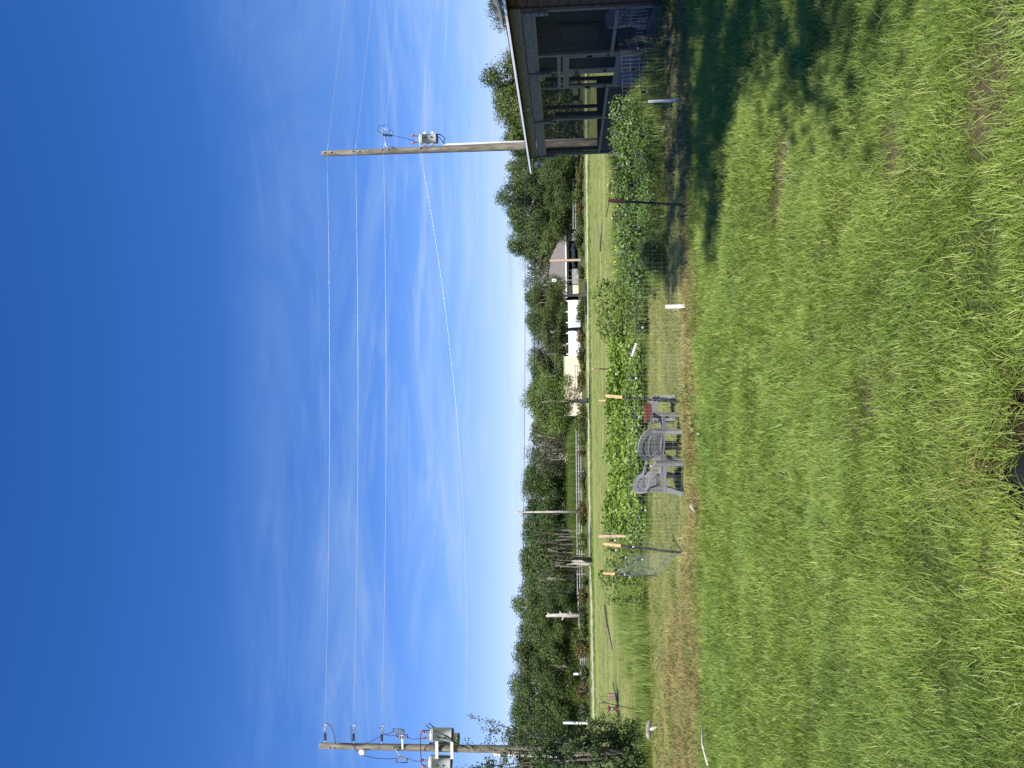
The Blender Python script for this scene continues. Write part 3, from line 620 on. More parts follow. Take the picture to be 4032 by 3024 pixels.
SL = [
 (2930, 110, 2262, 88, 'shrubrust', 'rusty shrub beside the white post right of the transformer pole'), (2800, 130, 2272, 84, 'shrubdark', 'dark shrub behind the bird feeder hook'), (2720, 90, 2268, 86, 'shrubrust', 'rusty shrub left of the bird feeder hook gap'), (2655, 100, 2276, 84, 'shrubdark', 'dark rounded shrub under the short white post'),
 (2560, 150, 2262, 82, 'shrubrust', 'rusty yellow shrub left of the broken snag, ending at the rail fence'), (2500, 110, 2272, 84, 'shrubgreen', 'green shrub just left of the broken snag'), (2420, 110, 2278, 84, 'shrubdark', 'dark shrub at the foot of the broken snag'), (2345, 110, 2276, 82, 'shrubrust', 'rusty shrub between the broken snag and the mossy tree'), (2285, 90, 2285, 82, 'shrubgreen', 'green shrub left of the mossy tree trunk'),
 (2130, 100, 2274, 82, 'shrubgreen', 'green shrub right of the mossy tree'), (2050, 90, 2280, 84, 'shrubdark', 'dark shrub just left of the tall bare trunk foot'), (2005, 100, 2276, 82, 'shrubrust', 'rusty shrub at the foot of the tall bare trunk'), (1935, 90, 2286, 84, 'shrubgreen', 'low green shrub right of the tall bare trunk'), (1870, 100, 2280, 84, 'shrubdark', 'gray green shrub in front of the white rail fence'), (1780, 80, 2274, 84, 'shrubrust', 'small rusty shrub poking above the white rail fence'), (1700, 130, 2270, 78, 'shrubgreen', 'light shrub left of the light green tree trunk'), (1640, 120, 2258, 76, 'shrubgreen', 'tall yellow green shrub beside the light green tree'),
 (1500, 110, 2272, 80, 'shrubrust', 'rusty shrub in front of the cream shed, left of its middle'), (1440, 130, 2276, 82, 'shrubgreen', 'green shrub in front of the cream shed right end'), (1380, 110, 2270, 80, 'shrubdark', 'tall dark shrub covering the white fence end'), (1320, 110, 2270, 80, 'shrubrust', 'rusty shrub in front of the middle of the white fence'), (1250, 110, 2268, 80, 'shrubdark', 'dark shrub in front of the zinc shed'), (1195, 90, 2268, 78, 'shrubgreen', 'green shrub at the right end of the white fence'),
 (1080, 100, 2272, 78, 'shrubdark', 'dark shrub under the left end of the hip roofed house'), (1000, 80, 2284, 80, 'shrubgreen', 'low green shrub by the bare brown pole'), (930, 130, 2258, 80, 'shrubdark', 'dark shrub under the right end of the hip roofed house'), (870, 90, 2272, 80, 'shrubgreen', 'gray green shrub right of the hip roofed house'), (820, 90, 2266, 80, 'shrubrust', 'rusty shrub in front of the white rails right of the house'), (760, 90, 2250, 80, 'shrubgreen', 'tall yellow green shrub beside the pale yellow box'), (700, 100, 2268, 78, 'shrubrust', 'rusty shrub left of the dark rail fence'), (640, 90, 2285, 76, 'shrubgreen', 'low weedy shrub just left of the porch corner'), (540, 120, 2280, 76, 'shrubdark', 'dark shrub seen through the porch screens'), (440, 120, 2282, 76, 'shrubrust', 'rusty shrub seen through the widest porch screen'),
]
for i, a in enumerate(SL): shrub(*a, j=i)

# ------------------------------------------------------------------ fences, sheds and houses in the distance
def rail_fence(y0, y1, D0, D1, xt, mat, label, npost, rails=3, h=None):
    A = at(xt[0], y0, D0); B = at(xt[1], y1, D1); o = thing('rail_fence', label, 'fence', (A.x, D0, 0))
    d = Vector((B.x-A.x, D1-D0, 0)); u = d.normalized(); zA, zB = A.z, B.z
    pm = MB().box((0, 0, .5), (.12, .12, 1.0)).mesh('post_mesh', M[mat])
    for i in range(npost):
        q = link('post', pm, o); q.location = d*(i/(npost-1)); q.scale = (1, 1, zA+(zB-zA)*i/(npost-1)+.05)
    ln = d.length/(npost-1); rm = MB().box((ln/2, -.09, 0), (ln-.02, .03, .12)).mesh('rail_mesh', M[mat])
    for i in range(npost-1):
        for k in range(rails):
            q = link('rail', rm, o); z = zA+(zB-zA)*(i+.5)/(npost-1); q.location = d*(i/(npost-1))+Vector((0, 0, z*(1-.29*k)-.06)); q.rotation_euler = (0, 0, math.atan2(d.y, d.x))
    return o
rail_fence(2340, 1690, 101, 98, (2272, 2266), 'rail', 'white three rail fence in front of the tall reeds', 9)
rail_fence(2660, 2350, 97, 100, (2285, 2274), 'rail', 'gray rail fence behind rusty shrubs left of the mossy tree', 6)
rail_fence(900, 720, 96, 92, (2255, 2254), 'rail', 'pale rail fence right of the hip roofed house', 5, 2)
rail_fence(1580, 1440, 97, 97, (2263, 2263), 'rail', 'gray rail fence under the cream shed', 4)
rail_fence(740, 560, 88, 84, (2250, 2245), 'darkrail', 'dark rail fence under oaks left of the porch', 5, 3)
# white privacy fence
A = at(2246, 1475, 108); B = at(2246, 1185, 104); o = thing('vinyl_fence', 'solid white vinyl privacy fence with capped posts', 'fence', (A.x, A.y, 0)); d = Vector((B.x-A.x, B.y-A.y, 0)); n = 7; hh = 1.75
pm = MB().box((0, 0, hh/2+.08), (.16, .16, hh+.16)); pm.box((0, 0, hh+.2), (.22, .22, .08)); pm = pm.mesh('post_mesh', M['vinyl'])
ln = d.length/n; pn = MB().box((ln/2, 0, hh/2), (ln-.17, .05, hh-.1)).mesh('panel_mesh', M['vinyl'])
for i in range(n+1): q = link('post', pm, o); q.location = d*(i/n)
for i in range(n): q = link('panel', pn, o); q.location = d*(i/n); q.rotation_euler = (0, 0, math.atan2(d.y, d.x))
# cream shed
A = at(2255, 1637, 103); B = at(2222, 1403, 103); o = thing('metal_shed', 'long cream corrugated metal shed behind shrubs', 'shed', (A.x, 103, 0)); wd = B.x-A.x; hz = B.z
n = 30; cm = MB().box((0, 0, hz/2), (wd/n-.05, .06, hz)).mesh('rib_mesh', M['cream'])
MB().box((wd/2, 1.3, hz/2), (wd, 2.4, hz)).build('body', M['cream'], o)
for i in range(n): q = link('rib', cm, o); q.location = ((i+.5)*wd/n, .08, 0)
MB().box((wd/2, 1.3, hz+.04), (wd+.1, 2.6, .07)).build('roof', M['whitemetal'], o)
# zinc shed
A = at(2234, 1292, 118); B = at(2219, 1212, 118); o = thing('low_shed', 'low shed with grey zinc roof behind the white fence', 'shed', (A.x, 118, 0)); wd = B.x-A.x; hz = A.z
MB().box((wd/2, 2.2, hz/2), (wd-.3, 3.6, hz)).build('wall', M['darkrail'], o)
for i in range(4): q = MB().bar(((i+.5)*wd/4, 0, hz+.02), ((i+.5)*wd/4, 3.4, B.z+.6), wd/4-.04, .05).build('roof_sheet', M['zinc'], o)
# hip roofed house
D = 116; A = at(2228, 1166, D); B = at(2228, 912, D); o = thing('hip_roofed_house', 'small cream house with grey hip roof and open carport', 'house', (A.x, D, 0)); wd = B.x-A.x; ez = A.z; rzh = at(2186, 1040, D).z
MB().add([(-.3, -.5, ez), (wd+.3, -.5, ez), (wd+.3, 8.5, ez), (-.3, 8.5, ez), (wd*.30, 4, rzh+1.0), (wd*.62, 4, rzh+1.0)], [(0, 1, 5, 4), (1, 2, 5), (2, 3, 4, 5), (3, 0, 4), (3, 2, 1, 0)]).build('roof', M['farroof'], o)
MB().box((wd/2, -.54, ez-.08), (wd+.66, .06, .2)).build('fascia', M['whitemetal'], o)
for x0, x1 in ((0, .17), (.86, 1.0)): MB().box((wd*(x0+x1)/2, .25, ez/2-.1), (wd*(x1-x0), .3, ez-.22)).build('wall', M['stucco'], o)
MB().box((wd*.51, .25, ez-.3), (wd*.695, .3, .35)).build('lintel', M['stucco'], o)
MB().box((wd*.5, 5.5, ez/2-.1), (wd*.98, .3, ez-.2)).build('wall', M['darktrim'], o)
for k in range(3): MB().box((wd*(.22+.09*k), .25, ez/2-.2), (.14, .14, ez-.45)).build('column', M['stucco'], o)
MB().box((wd*.30, .1, .55), (wd*.24, .1, 1.1)).build('porch_wall', M['rail'], o)
# vehicle under the carport
o = thing('parked_car', 'white car parked under the carport of the cream house', 'car', (A.x+wd*.66, D+2.6, 0))
mb = MB(); prof = [(-1.9, .45), (-1.9, .85), (-1.2, .95), (-.7, 1.4), (.7, 1.42), (1.2, .98), (1.9, .9), (1.95, .45)]
mb.add([(x, -.8, z) for x, z in prof]+[(x, .8, z) for x, z in prof], [tuple(range(8)), tuple(range(8, 16))[::-1]]+[(i, i+8, (i+1) % 8+8, (i+1) % 8) for i in range(8)]); mb.build('body', M['whitemetal'], o)
MB().add([(-1.0, -.81, 1.0), (-.62, -.81, 1.34), (.62, -.81, 1.35), (1.0, -.81, 1.0)], [(0, 1, 2, 3)]).build('window', M['darktrim'], o)
for sx in (-1.2, 1.2):
    for sy in (-.75, .75): MB().lathe([(.32, -.1), (.32, .1)], (sx, sy, .32), 14, (0, 1, 0)).build('wheel', M['blackmetal'], o)
p = at(2248, 783, 90); o = thing('yellow_box', 'pale yellow box on a post beside a tall shrub', 'utility box', (p.x, 90, 0)); MB().box((0, 0, p.z-.15), (.75, .5, .55)).build('box', M['flower'], o); MB().box((0, 0, (p.z-.42)/2), (.2, .2, p.z-.42)).build('stand', M['rail'], o)
p = at(2268, 712, 88); o = thing('white_box', 'small white box standing by the dark rail fence', 'utility box', (p.x, 88, 0)); MB().box((0, 0, p.z-.2), (.5, .4, .42)).build('box', M['vinyl'], o); MB().box((0, 0, (p.z-.41)/2), (.15, .15, p.z-.41)).build('stand', M['rail'], o)
p = at(2182, 1104, 70); o = thing('birdhouse', 'white birdhouse on a thin pole among olive tree branches', 'birdhouse', (p.x, 70, 0)); MB().box((0, 0, p.z), (.26, .26, .4)).build('box', M['vinyl'], o); MB().tube([(0, 0, 0), (0, 0, p.z-.2)], .03, 6).build('pole', M['rail'], o); MB().lathe([(.05, 0), (.05, .02)], (0, -.14, p.z+.05), 10, (0, -1, 0)).build('hole', M['blackmetal'], o)

# ------------------------------------------------------------------ utility poles
def shaft(o, ztop, r0, r1):
    mb = MB(); n = 14; pr = [(r0+(r1-r0)*i/8, -.3+(ztop+.3)*i/8) for i in range(9)]; pr += [(r1*.85, ztop+.03)]; mb.lathe(pr, n=n); return mb.build('shaft', M['polewood'], o)
def insulator(mb, p, q, r, n=6):
    p = Vector(p); q = Vector(q); ax = (q-p).normalized(); ln = (q-p).length; pr = []
    for i in range(n): z = ln*i/n; pr += [(r*.45, z), (r, z+ln/n*.35), (r, z+ln/n*.5), (r*.45, z+ln/n*.6)]
    pr.append((r*.45, ln)); mb.lathe(pr, p, 10, ax)
def tank(o, c, r, h, faces):
    """pole-top transformer: tank > lid, bushing, cap, lug"""
    t_ = MB().lathe([(r*.96, -h/2), (r, -h/2+.02), (r, h/2-.05), (r*1.04, h/2-.05), (r*1.04, h/2-.02), (r, h/2)], c, 22).build('transformer', M['tank'], o)
    MB().lathe([(r*1.05, h/2), (r*1.05, h/2+.03), (r*.75, h/2+.075), (r*.2, h/2+.09)], c, 22).build('lid', M['tank'], t_)
    MB().lathe([(r*.98, -h/2-.03), (r*.98, -h/2-.002)], c, 22).build('base_rim', M['blackmetal'], t_)
    for dx, dy in ((-.09, -.04), (.08, -.07)):
        mb = MB(); b0 = Vector(c)+Vector((dx, dy, h/2+.07)); insulator(mb, b0, b0+Vector((dx*.5, dy*.5, .2)), .05, 4); mb.build('bushing', M['greyinsul'], t_)
        MB().lathe([(.035, .2), (.05, .23), (.03, .3)], b0+Vector((dx*.5, dy*.5, 0)), 8).build('bushing_cap', M['redcap'], t_)
    for sz in (-.12, .1):
        MB().lathe([(.03, 0), (.03, .05)], Vector(c)+Vector((0, -r, sz)), 8, (0, -1, 0)).build('lug', M['blackmetal'], t_)
    return t_
# --- right pole
PR = Vector((9.05, 29, 0)); zr = lambda x: at(x, 590, 29).z
o = thing('utility_pole', 'wooden utility pole with one white transformer behind the porch end', 'utility pole', PR)
shaft(o, zr(1270), .165, .105)
tz = (zr(1661)+zr(1721))/2; tank(o, (.40, -.05, tz), .19, zr(1661)-zr(1721), 0)
for dz in (.17, -.12): MB().box((.2, -.05, tz+dz), (.12, .1, .1)).build('bracket', M['steel'], o)
for dz in (.17, -.13): MB().box((.62, -.05, tz+dz), (.1, .05, .1)).build('bracket', M['tank'], o)
MB().tube([(.12, -.06, zr(1554)), (.15, -.08, zr(1523)), (.22, -.08, zr(1521)), (.62, -.08, zr(1520))], .022, 7).build('cutout_arm', M['steel'], o)
zc = zr(1525)
mb = MB(); insulator(mb, (.62, -.1, zc+.14), (.56, -.1, zc-.22), .055, 6); mb.build('cutout', M['porcelain'], o)
mb = MB(); mb.tube([(.66, -.1, zc+.17), (.84, -.12, zc+.12)], .02, 6); mb.tube([(.84, -.12, zc+.12), (.74, -.12, zc-.22)], .017, 6); mb.tube([(.57, -.1, zc-.22), (.74, -.12, zc-.22)], .02, 6); mb.build('fuse_tube', M['greyinsul'], o)
mb = MB(); mb.tube([(.66, -.1, zc+.17), (.78, -.1, zc+.36), (.95, -.1, zc+.3), (.97, -.1, zc+.05)], .011, 5); mb.tube([(.57, -.1, zc-.24), (.44, -.1, zc-.75), (.34, -.1, tz+.62), (.33, -.1, tz+.55)], .011, 5); mb.build('jumper_wire', M['cable'], o)
mb = MB(); mb.tube([(.58, -.02, tz-.27), (.55, -.05, tz-.45), (.4, -.05, tz-.62), (.24, -.05, tz-.55), (.16, -.05, tz-.6)], .02, 6); mb.tube([(.5, -.02, tz-.27), (.42, -.08, tz-.42), (.2, -.08, tz-.58)], .014, 6); mb.build('drop_cable', M['cable'], o)
MB().tube([(.17, -.02, tz-.55), (.19, -.02, 0)], .035, 8).build('conduit', M['conduit'], o)
for x in (1278, 1303, 1390, 1415, 1504, 1528, 1655):
    z = zr(x); MB().box((random.uniform(-.02, .04), -.135-.03*(1-z/11.5), z), (.05, .05, .05)).build('bolt', M['steel'], o)
# --- left pole
PL = Vector((-13.95, 29, 0)); zl = lambda x: at(x, 2940, 29).z
o = thing('utility_pole', 'wooden utility pole with three white transformers and hanging jumper wires', 'utility pole', PL)
shaft(o, zl(1261), .165, .11)
ENDS = []
for k, x in enumerate((1281, 1393, 1504)):
    z = zl(x); mb = MB(); insulator(mb, (.22, -.02, z), (.50, -.02, z), .058, 6); mb.build('insulator', M['porcelain'], o)
    mb = MB(); mb.tube([(.1, -.02, z), (.22, -.02, z)], .018, 6); mb.tube([(.50, -.02, z), (.80, -.02, z-.02)], .018, 6); mb.box((.64, -.02, z), (.05, .07, .1)); mb.box((.83, -.02, z-.04), (.09, .06, .12)); mb.build('strain_clamp', M['steel'], o)
    ENDS.append(PL+Vector((.82, -.02, z)))
zt = (zl(1705)+zl(1783))/2; hh = zl(1705)-zl(1783)
tank(o, (.56, -.08, zt), .25, hh, 0); tank(o, (-.50, -.08, zt+.06), .25, hh, 0); tank(o, (.12, .45, zt-.15), .25, hh, 0)
for dz in (.2, -.38):
    mb = MB(); mb.bar((-.30, -.2, zt+dz), (.36, -.2, zt+dz), .06, .11); mb.build('bracket', M['tank'], o)
    mb = MB(); mb.bar((-.27, -.2, zt+dz), (-.1, .0, zt+dz), .05, .1); mb.bar((.33, -.2, zt+dz), (.12, .02, zt+dz), .05, .1); mb.build('bracket_arm', M['steel'], o)
mb = MB(); mb.bar((.26, -.2, zt+.2), (.26, -.2, zt-.38), .05, .05); mb.bar((-.24, -.2, zt+.2), (-.24, -.2, zt-.38), .05, .05); mb.build('bracket', M['blackmetal'], o)
def cutout(x, z, s, dz=0):
    mb = MB(); insulator(mb, (x-.03*s, -.2, z+.2), (x+.03*s, -.24, z-.2), .055, 6); c_ = mb.build('cutout', M['greyinsul'], o)
    mb = MB(); mb.tube([(x, -.2, z+.2), (x+.15*s, -.26, z+.24)], .016, 6); mb.tube([(x+.15*s, -.26, z+.24), (x+.14*s, -.3, z-.2)], .016, 6); mb.tube([(x, -.24, z-.2), (x+.14*s, -.3, z-.2)], .018, 6); mb.build('fuse_tube', M['porcelain'], c_)
zc = zl(1590)
MB().bar((0, -.12, zc+.02), (.74, -.16, zc+.02), .06, .07).build('cutout_arm', M['tank'], o)
cutout(.48, zc-.02, 1); cutout(.68, zc+.12, 1); cutout(-.3, zc+.02, -1)
MB().bar((0, -.14, zc+.3), (-.32, -.2, zc+.05), .04, .04).build('cutout_arm', M['steel'], o)
mb = MB(); insulator(mb, (.04, -.16, zl(1550)), (.04, -.16, zl(1575)), .05, 5); mb.build('arrester', M['greyinsul'], o)
z1, z2, z3 = zl(1281), zl(1393), zl(1504)
mb = MB()
mb.tube([(.83, -.02, z1), (.9, -.06, z1-.12), (.8, -.08, z1-.28), (.45, -.1, z1-.4), (.12, -.13, z1-.46)], .012, 5)
mb.tube([(.12, -.13, z1-.46), (.1, -.14, z2-.3), (.35, -.16, zl(1480)), (.48, -.2, zl(1500)), (.66, -.2, zc+.42), (.68, -.2, zc+.32)], .012, 5)
mb.tube([(.83, -.02, z2), (.78, -.08, z2+.08), (.4, -.12, z2+.07), (0, -.15, z2-.05), (-.2, -.15, zl(1420)), (-.28, -.17, zl(1440)), (-.35, -.2, zl(1490)), (-.36, -.2, zl(1540)), (-.32, -.2, zc+.22)], .012, 5)
mb.tube([(.83, -.02, z3), (.75, -.1, z3+.04), (.58, -.14, zl(1515)), (.5, -.16, zl(1540)), (.54, -.18, zc+.3), (.48, -.2, zc+.18)], .012, 5)
mb.tube([(.48, -.24, zc-.24), (.42, -.2, zc-.4), (.44, -.18, zt+.75), (.5, -.15, zt+.6)], .011, 5)
mb.tube([(-.3, -.24, zc-.2), (-.42, -.22, zc-.5), (-.42, -.2, zt+.9), (-.44, -.15, zt+.66)], .011, 5)
mb.build('jumper_wire', M['cable'], o)
mb = MB(); mb.tube([(.74, -.14, zt+.42), (.75, -.2, zt+.75), (.6, -.22, zt+.82), (.1, -.24, zt+.83), (-.5, -.22, zt+.8), (-.72, -.15, zt+.6), (-.74, -.12, zt+.35)], .018, 6); mb.tube([(.76, -.14, zt+.4), (.92, -.14, zt+.62), (1.0, -.14, zt+.5), (.84, -.12, zt+.3)], .018, 6); mb.build('secondary_cable', M['cable'], o)
mb = MB(); mb.tube([(.78, -.2, zt+.3), (.62, -.36, zt-.2), (.3, -.34, zt-.7), (.12, -.2, zt-1.0)], .018, 6); mb.tube([(.6, -.34, zt+.2), (.5, -.38, zt-.3), (.2, -.3, zt-.85)], .015, 6); mb.build('drop_cable', M['cable'], o)
MB().lathe([(.08, 0), (.1, .06), (.1, .2), (.05, .26)], (-.12, -.2, zl(1445)), 12).build('arrester', M['whiteplastic'], o)
MB().tube([(-.19, -.04, zl(1945)), (-.22, -.04, 0)], .055, 10).build('conduit', M['conduit'], o)
for x in (1300, 1316): MB().box((-.02, -.13, zl(x)), (.05, .04, .05)).build('bolt', M['steel'], o)
# --- wires
def span(name, A, B, sag, r, mat, label, n=24, group=None, cat='power line'):
    A = Vector(A); B = Vector(B); pts = [A+(B-A)*(i/n)-Vector((0, 0, 4*sag*(i/n)*(1-i/n))) for i in range(n+1)]
    o_ = MB().tube([p_-A for p_ in pts], r, 5).build(name, M[mat]); o_.location = A; return tag(o_, label, cat, group)
RZ = [zr(1292), zr(1403), zr(1513), zr(1655)]; NM = ['topmost', 'second', 'third']
for k in range(3): span('power_line', ENDS[k], PR+Vector((0, -.13, RZ[k])), .14, .0040, 'wire', '%s bare power line strung between the two poles' % NM[k])
span('power_line', PL+Vector((.9, -.05, zl(1834))), PR+Vector((0, -.13, RZ[3])), .62, .0042, 'wire', 'lowest sagging neutral line between the two poles')
for k, x in enumerate((1353, 1460, 1560, 1699)):
    d = ray(x, 0); q = CAM+d*((RZ[k]-EYE)/d.z); a = PR+Vector((0, -.13, RZ[k])); span('power_line', a, a+(q-a)*2.2, .05, .0040, 'wire', '%s power line running right from the right pole' % (NM+['lowest'])[k])
span('service_cable', PL+Vector((.12, -.12, zl(2076))), (7.62, 25.7, 3.08), .12, .011, 'cable', 'thin service cable from the left pole to the porch corner', cat='cable')
span('service_cable', PL+Vector((.12, -.12, zl(2044))), PR+Vector((-.1, -.13, at(2066, 570, 29).z)), .1, .009, 'cable', 'faint thin cable just above the service cable, crossing the treetops', cat='cable')

# ------------------------------------------------------------------ the screened porch and house
HX = .026
H = thing('screened_porch_house', 'weathered wooden house with a long screened porch and double screen doors', 'house', (7.9, 16.1, 0), HX)
YA, YM, YB, YC, YF = 2.2, 3.12, 4.1, 6.33, 9.5
DEP = 2.6
def hb(name, mat, c, size, parent=H, label=None):
    q = MB().box((0, 0, 0), size).build(name, M[mat], parent); q.location = c
    if label: q['label'] = label
    return q
hb('porch_floor', 'concrete', (DEP/2+.0, YF/2, .07), (DEP+.1, YF+.1, .20))
# posts (tan at the front, grey tops)
for y, wd in ((.06, .14), (YA, .09), (YM, .06), (YB, .07), (YC, .09), (YF, .09)):
    hb('post', 'tanwood', (.05, y, 1.33+.09), (.10, wd, 2.5))
hb('post', 'darktrim', (DEP-.05, YF, 1.4), (.1, .1, 2.5)); hb('post', 'darktrim', (DEP*.62, YF, 1.4), (.1, .08, 2.5)); hb('post', 'darktrim', (.18, YF-.05, 1.4), (.1, .12, 2.5)); hb('post', 'darktrim', (.16, YC+.02, 1.2), (.08, .2, 2.2))
# fascia boards, three deep
hb('fascia_board', 'greywood', (-.035, YF/2-.02, 3.065), (.045, YF+.26, .24), label='wide weathered grey top board'); hb('fascia_board', 'greywood', (-.012, YF/2, 2.83), (.04, YF+.1, .20)); hb('fascia_board', 'tanwood', (.012, YF/2, 2.69), (.05, YF+.04, .09), label='narrow tan board over the screens')
for y in (.06, YM-.05, YC, YF): # bracket cleats over the posts
    c_ = hb('cleat', 'greywood', (-.052, y, 2.66), (.06, .13, .58))
    for k in range(4): q = MB().box((0, 0, 0), (.02, .135, .022)).build('nail_strap', M['blackmetal'], c_); q.location = (-.03, .0, .22-.15*k)
# eave: soffit, drip edge, roof
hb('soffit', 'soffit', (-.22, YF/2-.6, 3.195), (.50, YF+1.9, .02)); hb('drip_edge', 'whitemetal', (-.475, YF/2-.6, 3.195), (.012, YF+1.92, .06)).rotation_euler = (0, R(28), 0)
for k in range(38): hb('shingle', 'shingle', (-.415, -1.45+k*.30, 3.236), (.08, .285, .018))
MB().add([(-.46, -.9, 3.22), (-.46, YF+.35, 3.22), (DEP+2, YF+.35, 3.50), (DEP+2, -.9, 3.50), (-.46, -.9, 3.24), (-.46, YF+.35, 3.24), (DEP+2, YF+.35, 3.52), (DEP+2, -.9, 3.52)], [(3, 2, 1, 0), (4, 5, 6, 7), (0, 1, 5, 4), (1, 2, 6, 5), (2, 3, 7, 6), (3, 0, 4, 7)]).build('roof', M['shingle'], H)
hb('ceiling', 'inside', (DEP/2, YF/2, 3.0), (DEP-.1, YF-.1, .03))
for k in range(14): # steeper shingled roof of the house behind, laid in courses
    x0 = -.42+k*.36; z0 = 3.25+k*.168
    q = MB().bar((x0, -2.45, z0+.035), (x0+.40, -2.45, z0+.187+.035), 4.6, .03, (0, 0, 1)).build('shingle_course', M['shingle'], H)
# brown plank wall of the house, nearer than the porch
for k in range(14): q = hb('siding_plank', 'brownwood', (.03, -2.5, .20+k*.225), (.05, 5.0, .212))
hb('corner_board', 'brownwood', (-.005, -.06, 1.6), (.05, .10, 3.0))
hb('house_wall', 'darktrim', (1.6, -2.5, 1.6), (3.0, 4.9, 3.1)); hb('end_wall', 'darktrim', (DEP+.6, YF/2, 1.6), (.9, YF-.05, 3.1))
# grooved teal siding on the inner wall, windows and door trim
n = 62; sm = MB().box((0, 0, 0), (.03, YF/n-.022, 2.75)).mesh('siding_mesh', M['siding'])
for k in range(n):
    q = link('siding_panel', sm, H); q.location = (DEP+.125, (k+.5)*YF/n, 1.55)
def win(y0, y1, z0, z1, door=False):
    f_ = hb('door' if door else 'window', 'darktrim', (DEP+.09, (y0+y1)/2, (z0+z1)/2), (.05, y1-y0, z1-z0)); g_ = MB().box((0, 0, 0), (.012, y1-y0-.18, z1-z0-.2)).build('pane', M['siding'], f_); g_.location = (-.03, 0, 0); return f_
win(.2, .95, .2, 2.25, True); win(1.25, 1.9, .75, 2.2); win(3.5, 4.6, .2, 2.2, True); win(6.0, 7.2, .9, 2.2)
hb('end_board', 'darktrim', (DEP-.02, .02, 1.5), (.4, .04, 2.9))
# rails and knee walls
hb('rail', 'tanwood', (.03, (YA+.1)/2+.03, .90), (.09, YA-.18, .075)); hb('rail', 'tanwood', (.03, (YB+YC)/2, .90), (.09, YC-YB-.1, .075)); hb('rail', 'tanwood', (.03, (YC+YF)/2, .90), (.09, YF-YC-.1, .075)); hb('rail', 'darktrim', (DEP/2, YF, .90), (DEP-.1, .08, .08))
for y0, y1 in ((YB+.05, YC-.05), (YC+.05, YF-.05)):
    k = int((y1-y0)/.14); bm_ = MB().box((0, 0, 0), (.02, (y1-y0)/k-.006, .68)).mesh('knee_board_mesh', M['darktrim'])
    for i in range(k): q = link('knee_board', bm_, H); q.location = (.05, y0+(i+.5)*(y1-y0)/k, .52)
k = 15; bm_ = MB().box((0, 0, 0), (DEP/k-.006, .02, .68)).mesh('knee_board_mesh', M['darktrim'])
for i in range(k): q = link('knee_board', bm_, H); q.location = ((i+.5)*DEP/k, YF-.02, .52)
# screens
def screen(y0, y1, z0, z1, x=.06):
    q = MB().add([(x, y0, z0), (x, y1, z0), (x, y1, z1), (x, y0, z1)], [(0, 1, 2, 3)]).build('screen', M['screen'], H); return q
screen(.13, YA-.05, .19, 2.64); screen(YA+.05, YB-.04, 2.2, 2.64); screen(YB+.04, YC-.05, .94, 2.64); screen(YC+.05, YF-.05, .94, 2.64)
MB().add([(.1, YF, .94), (DEP-.1, YF, .94), (DEP-.1, YF, 2.95), (.1, YF, 2.95)], [(0, 1, 2, 3)]).build('screen', M['screen'], H)
# double screen doors
hb('door_header', 'tanwood', (.045, (YA+YB)/2, 2.16), (.10, YB-YA-.08, .09))
for s, (y0, y1) in enumerate(((YA+.06, YM-.035), (YM+.035, YB-.045))):
    d_ = hb('screen_door', 'tanwood', (.02, (y0+y1)/2, 1.99), (.045, y1-y0, .16)); cy = (y0+y1)/2; hw = (y1-y0)/2
    def db(nm, mt, dy, z, sy, sz, x=0.0, th=.043):
        q = MB().box((0, 0, 0), (th, sy, sz)).build(nm, M[mt], d_); q.location = (x, dy, z-1.99); return q
    db('stile', 'tanwood', -hw+.045, .99, .09, 1.84); db('stile', 'tanwood', hw-.045, .99, .09, 1.84)
    db('cross_rail', 'tanwood', 0, .72, 2*hw-.184, .13); db('cross_rail', 'tanwood', 0, .13, 2*hw-.184, .12)
    db('panel', 'plywood', 0, .425, 2*hw-.184, .455, .008, .02)
    q = MB().add([(.015, -hw+.09, .79-1.99), (.015, hw-.09, .79-1.99), (.015, hw-.09, -.08), (.015, -hw+.09, -.08)], [(0, 1, 2, 3)]).build('screen', M['screen'], d_)
    hy = hw-.02 if s == 0 else -hw+.02
    for z in (1.72, 1.02, .32): db('hinge', 'blackmetal', hy, z, .05, .09, -.026, .02)
    db('handle', 'blackmetal', -hy, 1.42, .05, .12, -.04, .05); db('latch', 'blackmetal', -hy, .98, .05, .05, -.035, .04)
hb('door_sill', 'greywood', (-.06, (YA+YB)/2, .08), (.16, YB-YA, .08))
# camera and floodlight
q = MB().lathe([(.05, 0), (.055, .03), (.055, .07)], (-.06, 5.15, 3.03), 14, (-1, 0, 0)).build('security_camera', M['whiteplastic'], H); MB().lathe([(.02, .07), (.03, .09), (.02, .10)], (-.06, 5.15, 3.02), 14, (-.9, -.2, -.3)).build('lens', M['blackmetal'], q)
fl_ = MB().lathe([(.06, 0), (.07, .05), (.07, .1)], (-.07, YF+.12, 3.0), 14, (-1, 0, 0)).build('floodlight', M['whiteplastic'], H)
for a, dz in ((-.5, .02), (.5, .05), (0, -.1)): MB().lathe([(.03, 0), (.055, .05), (.075, .15), (.07, .16)], (-.16, YF+.12+a*.12, 3.0+dz), 14, (-.5, a, dz*3-.2)).build('lamp_head', M['whiteplastic'], fl_)
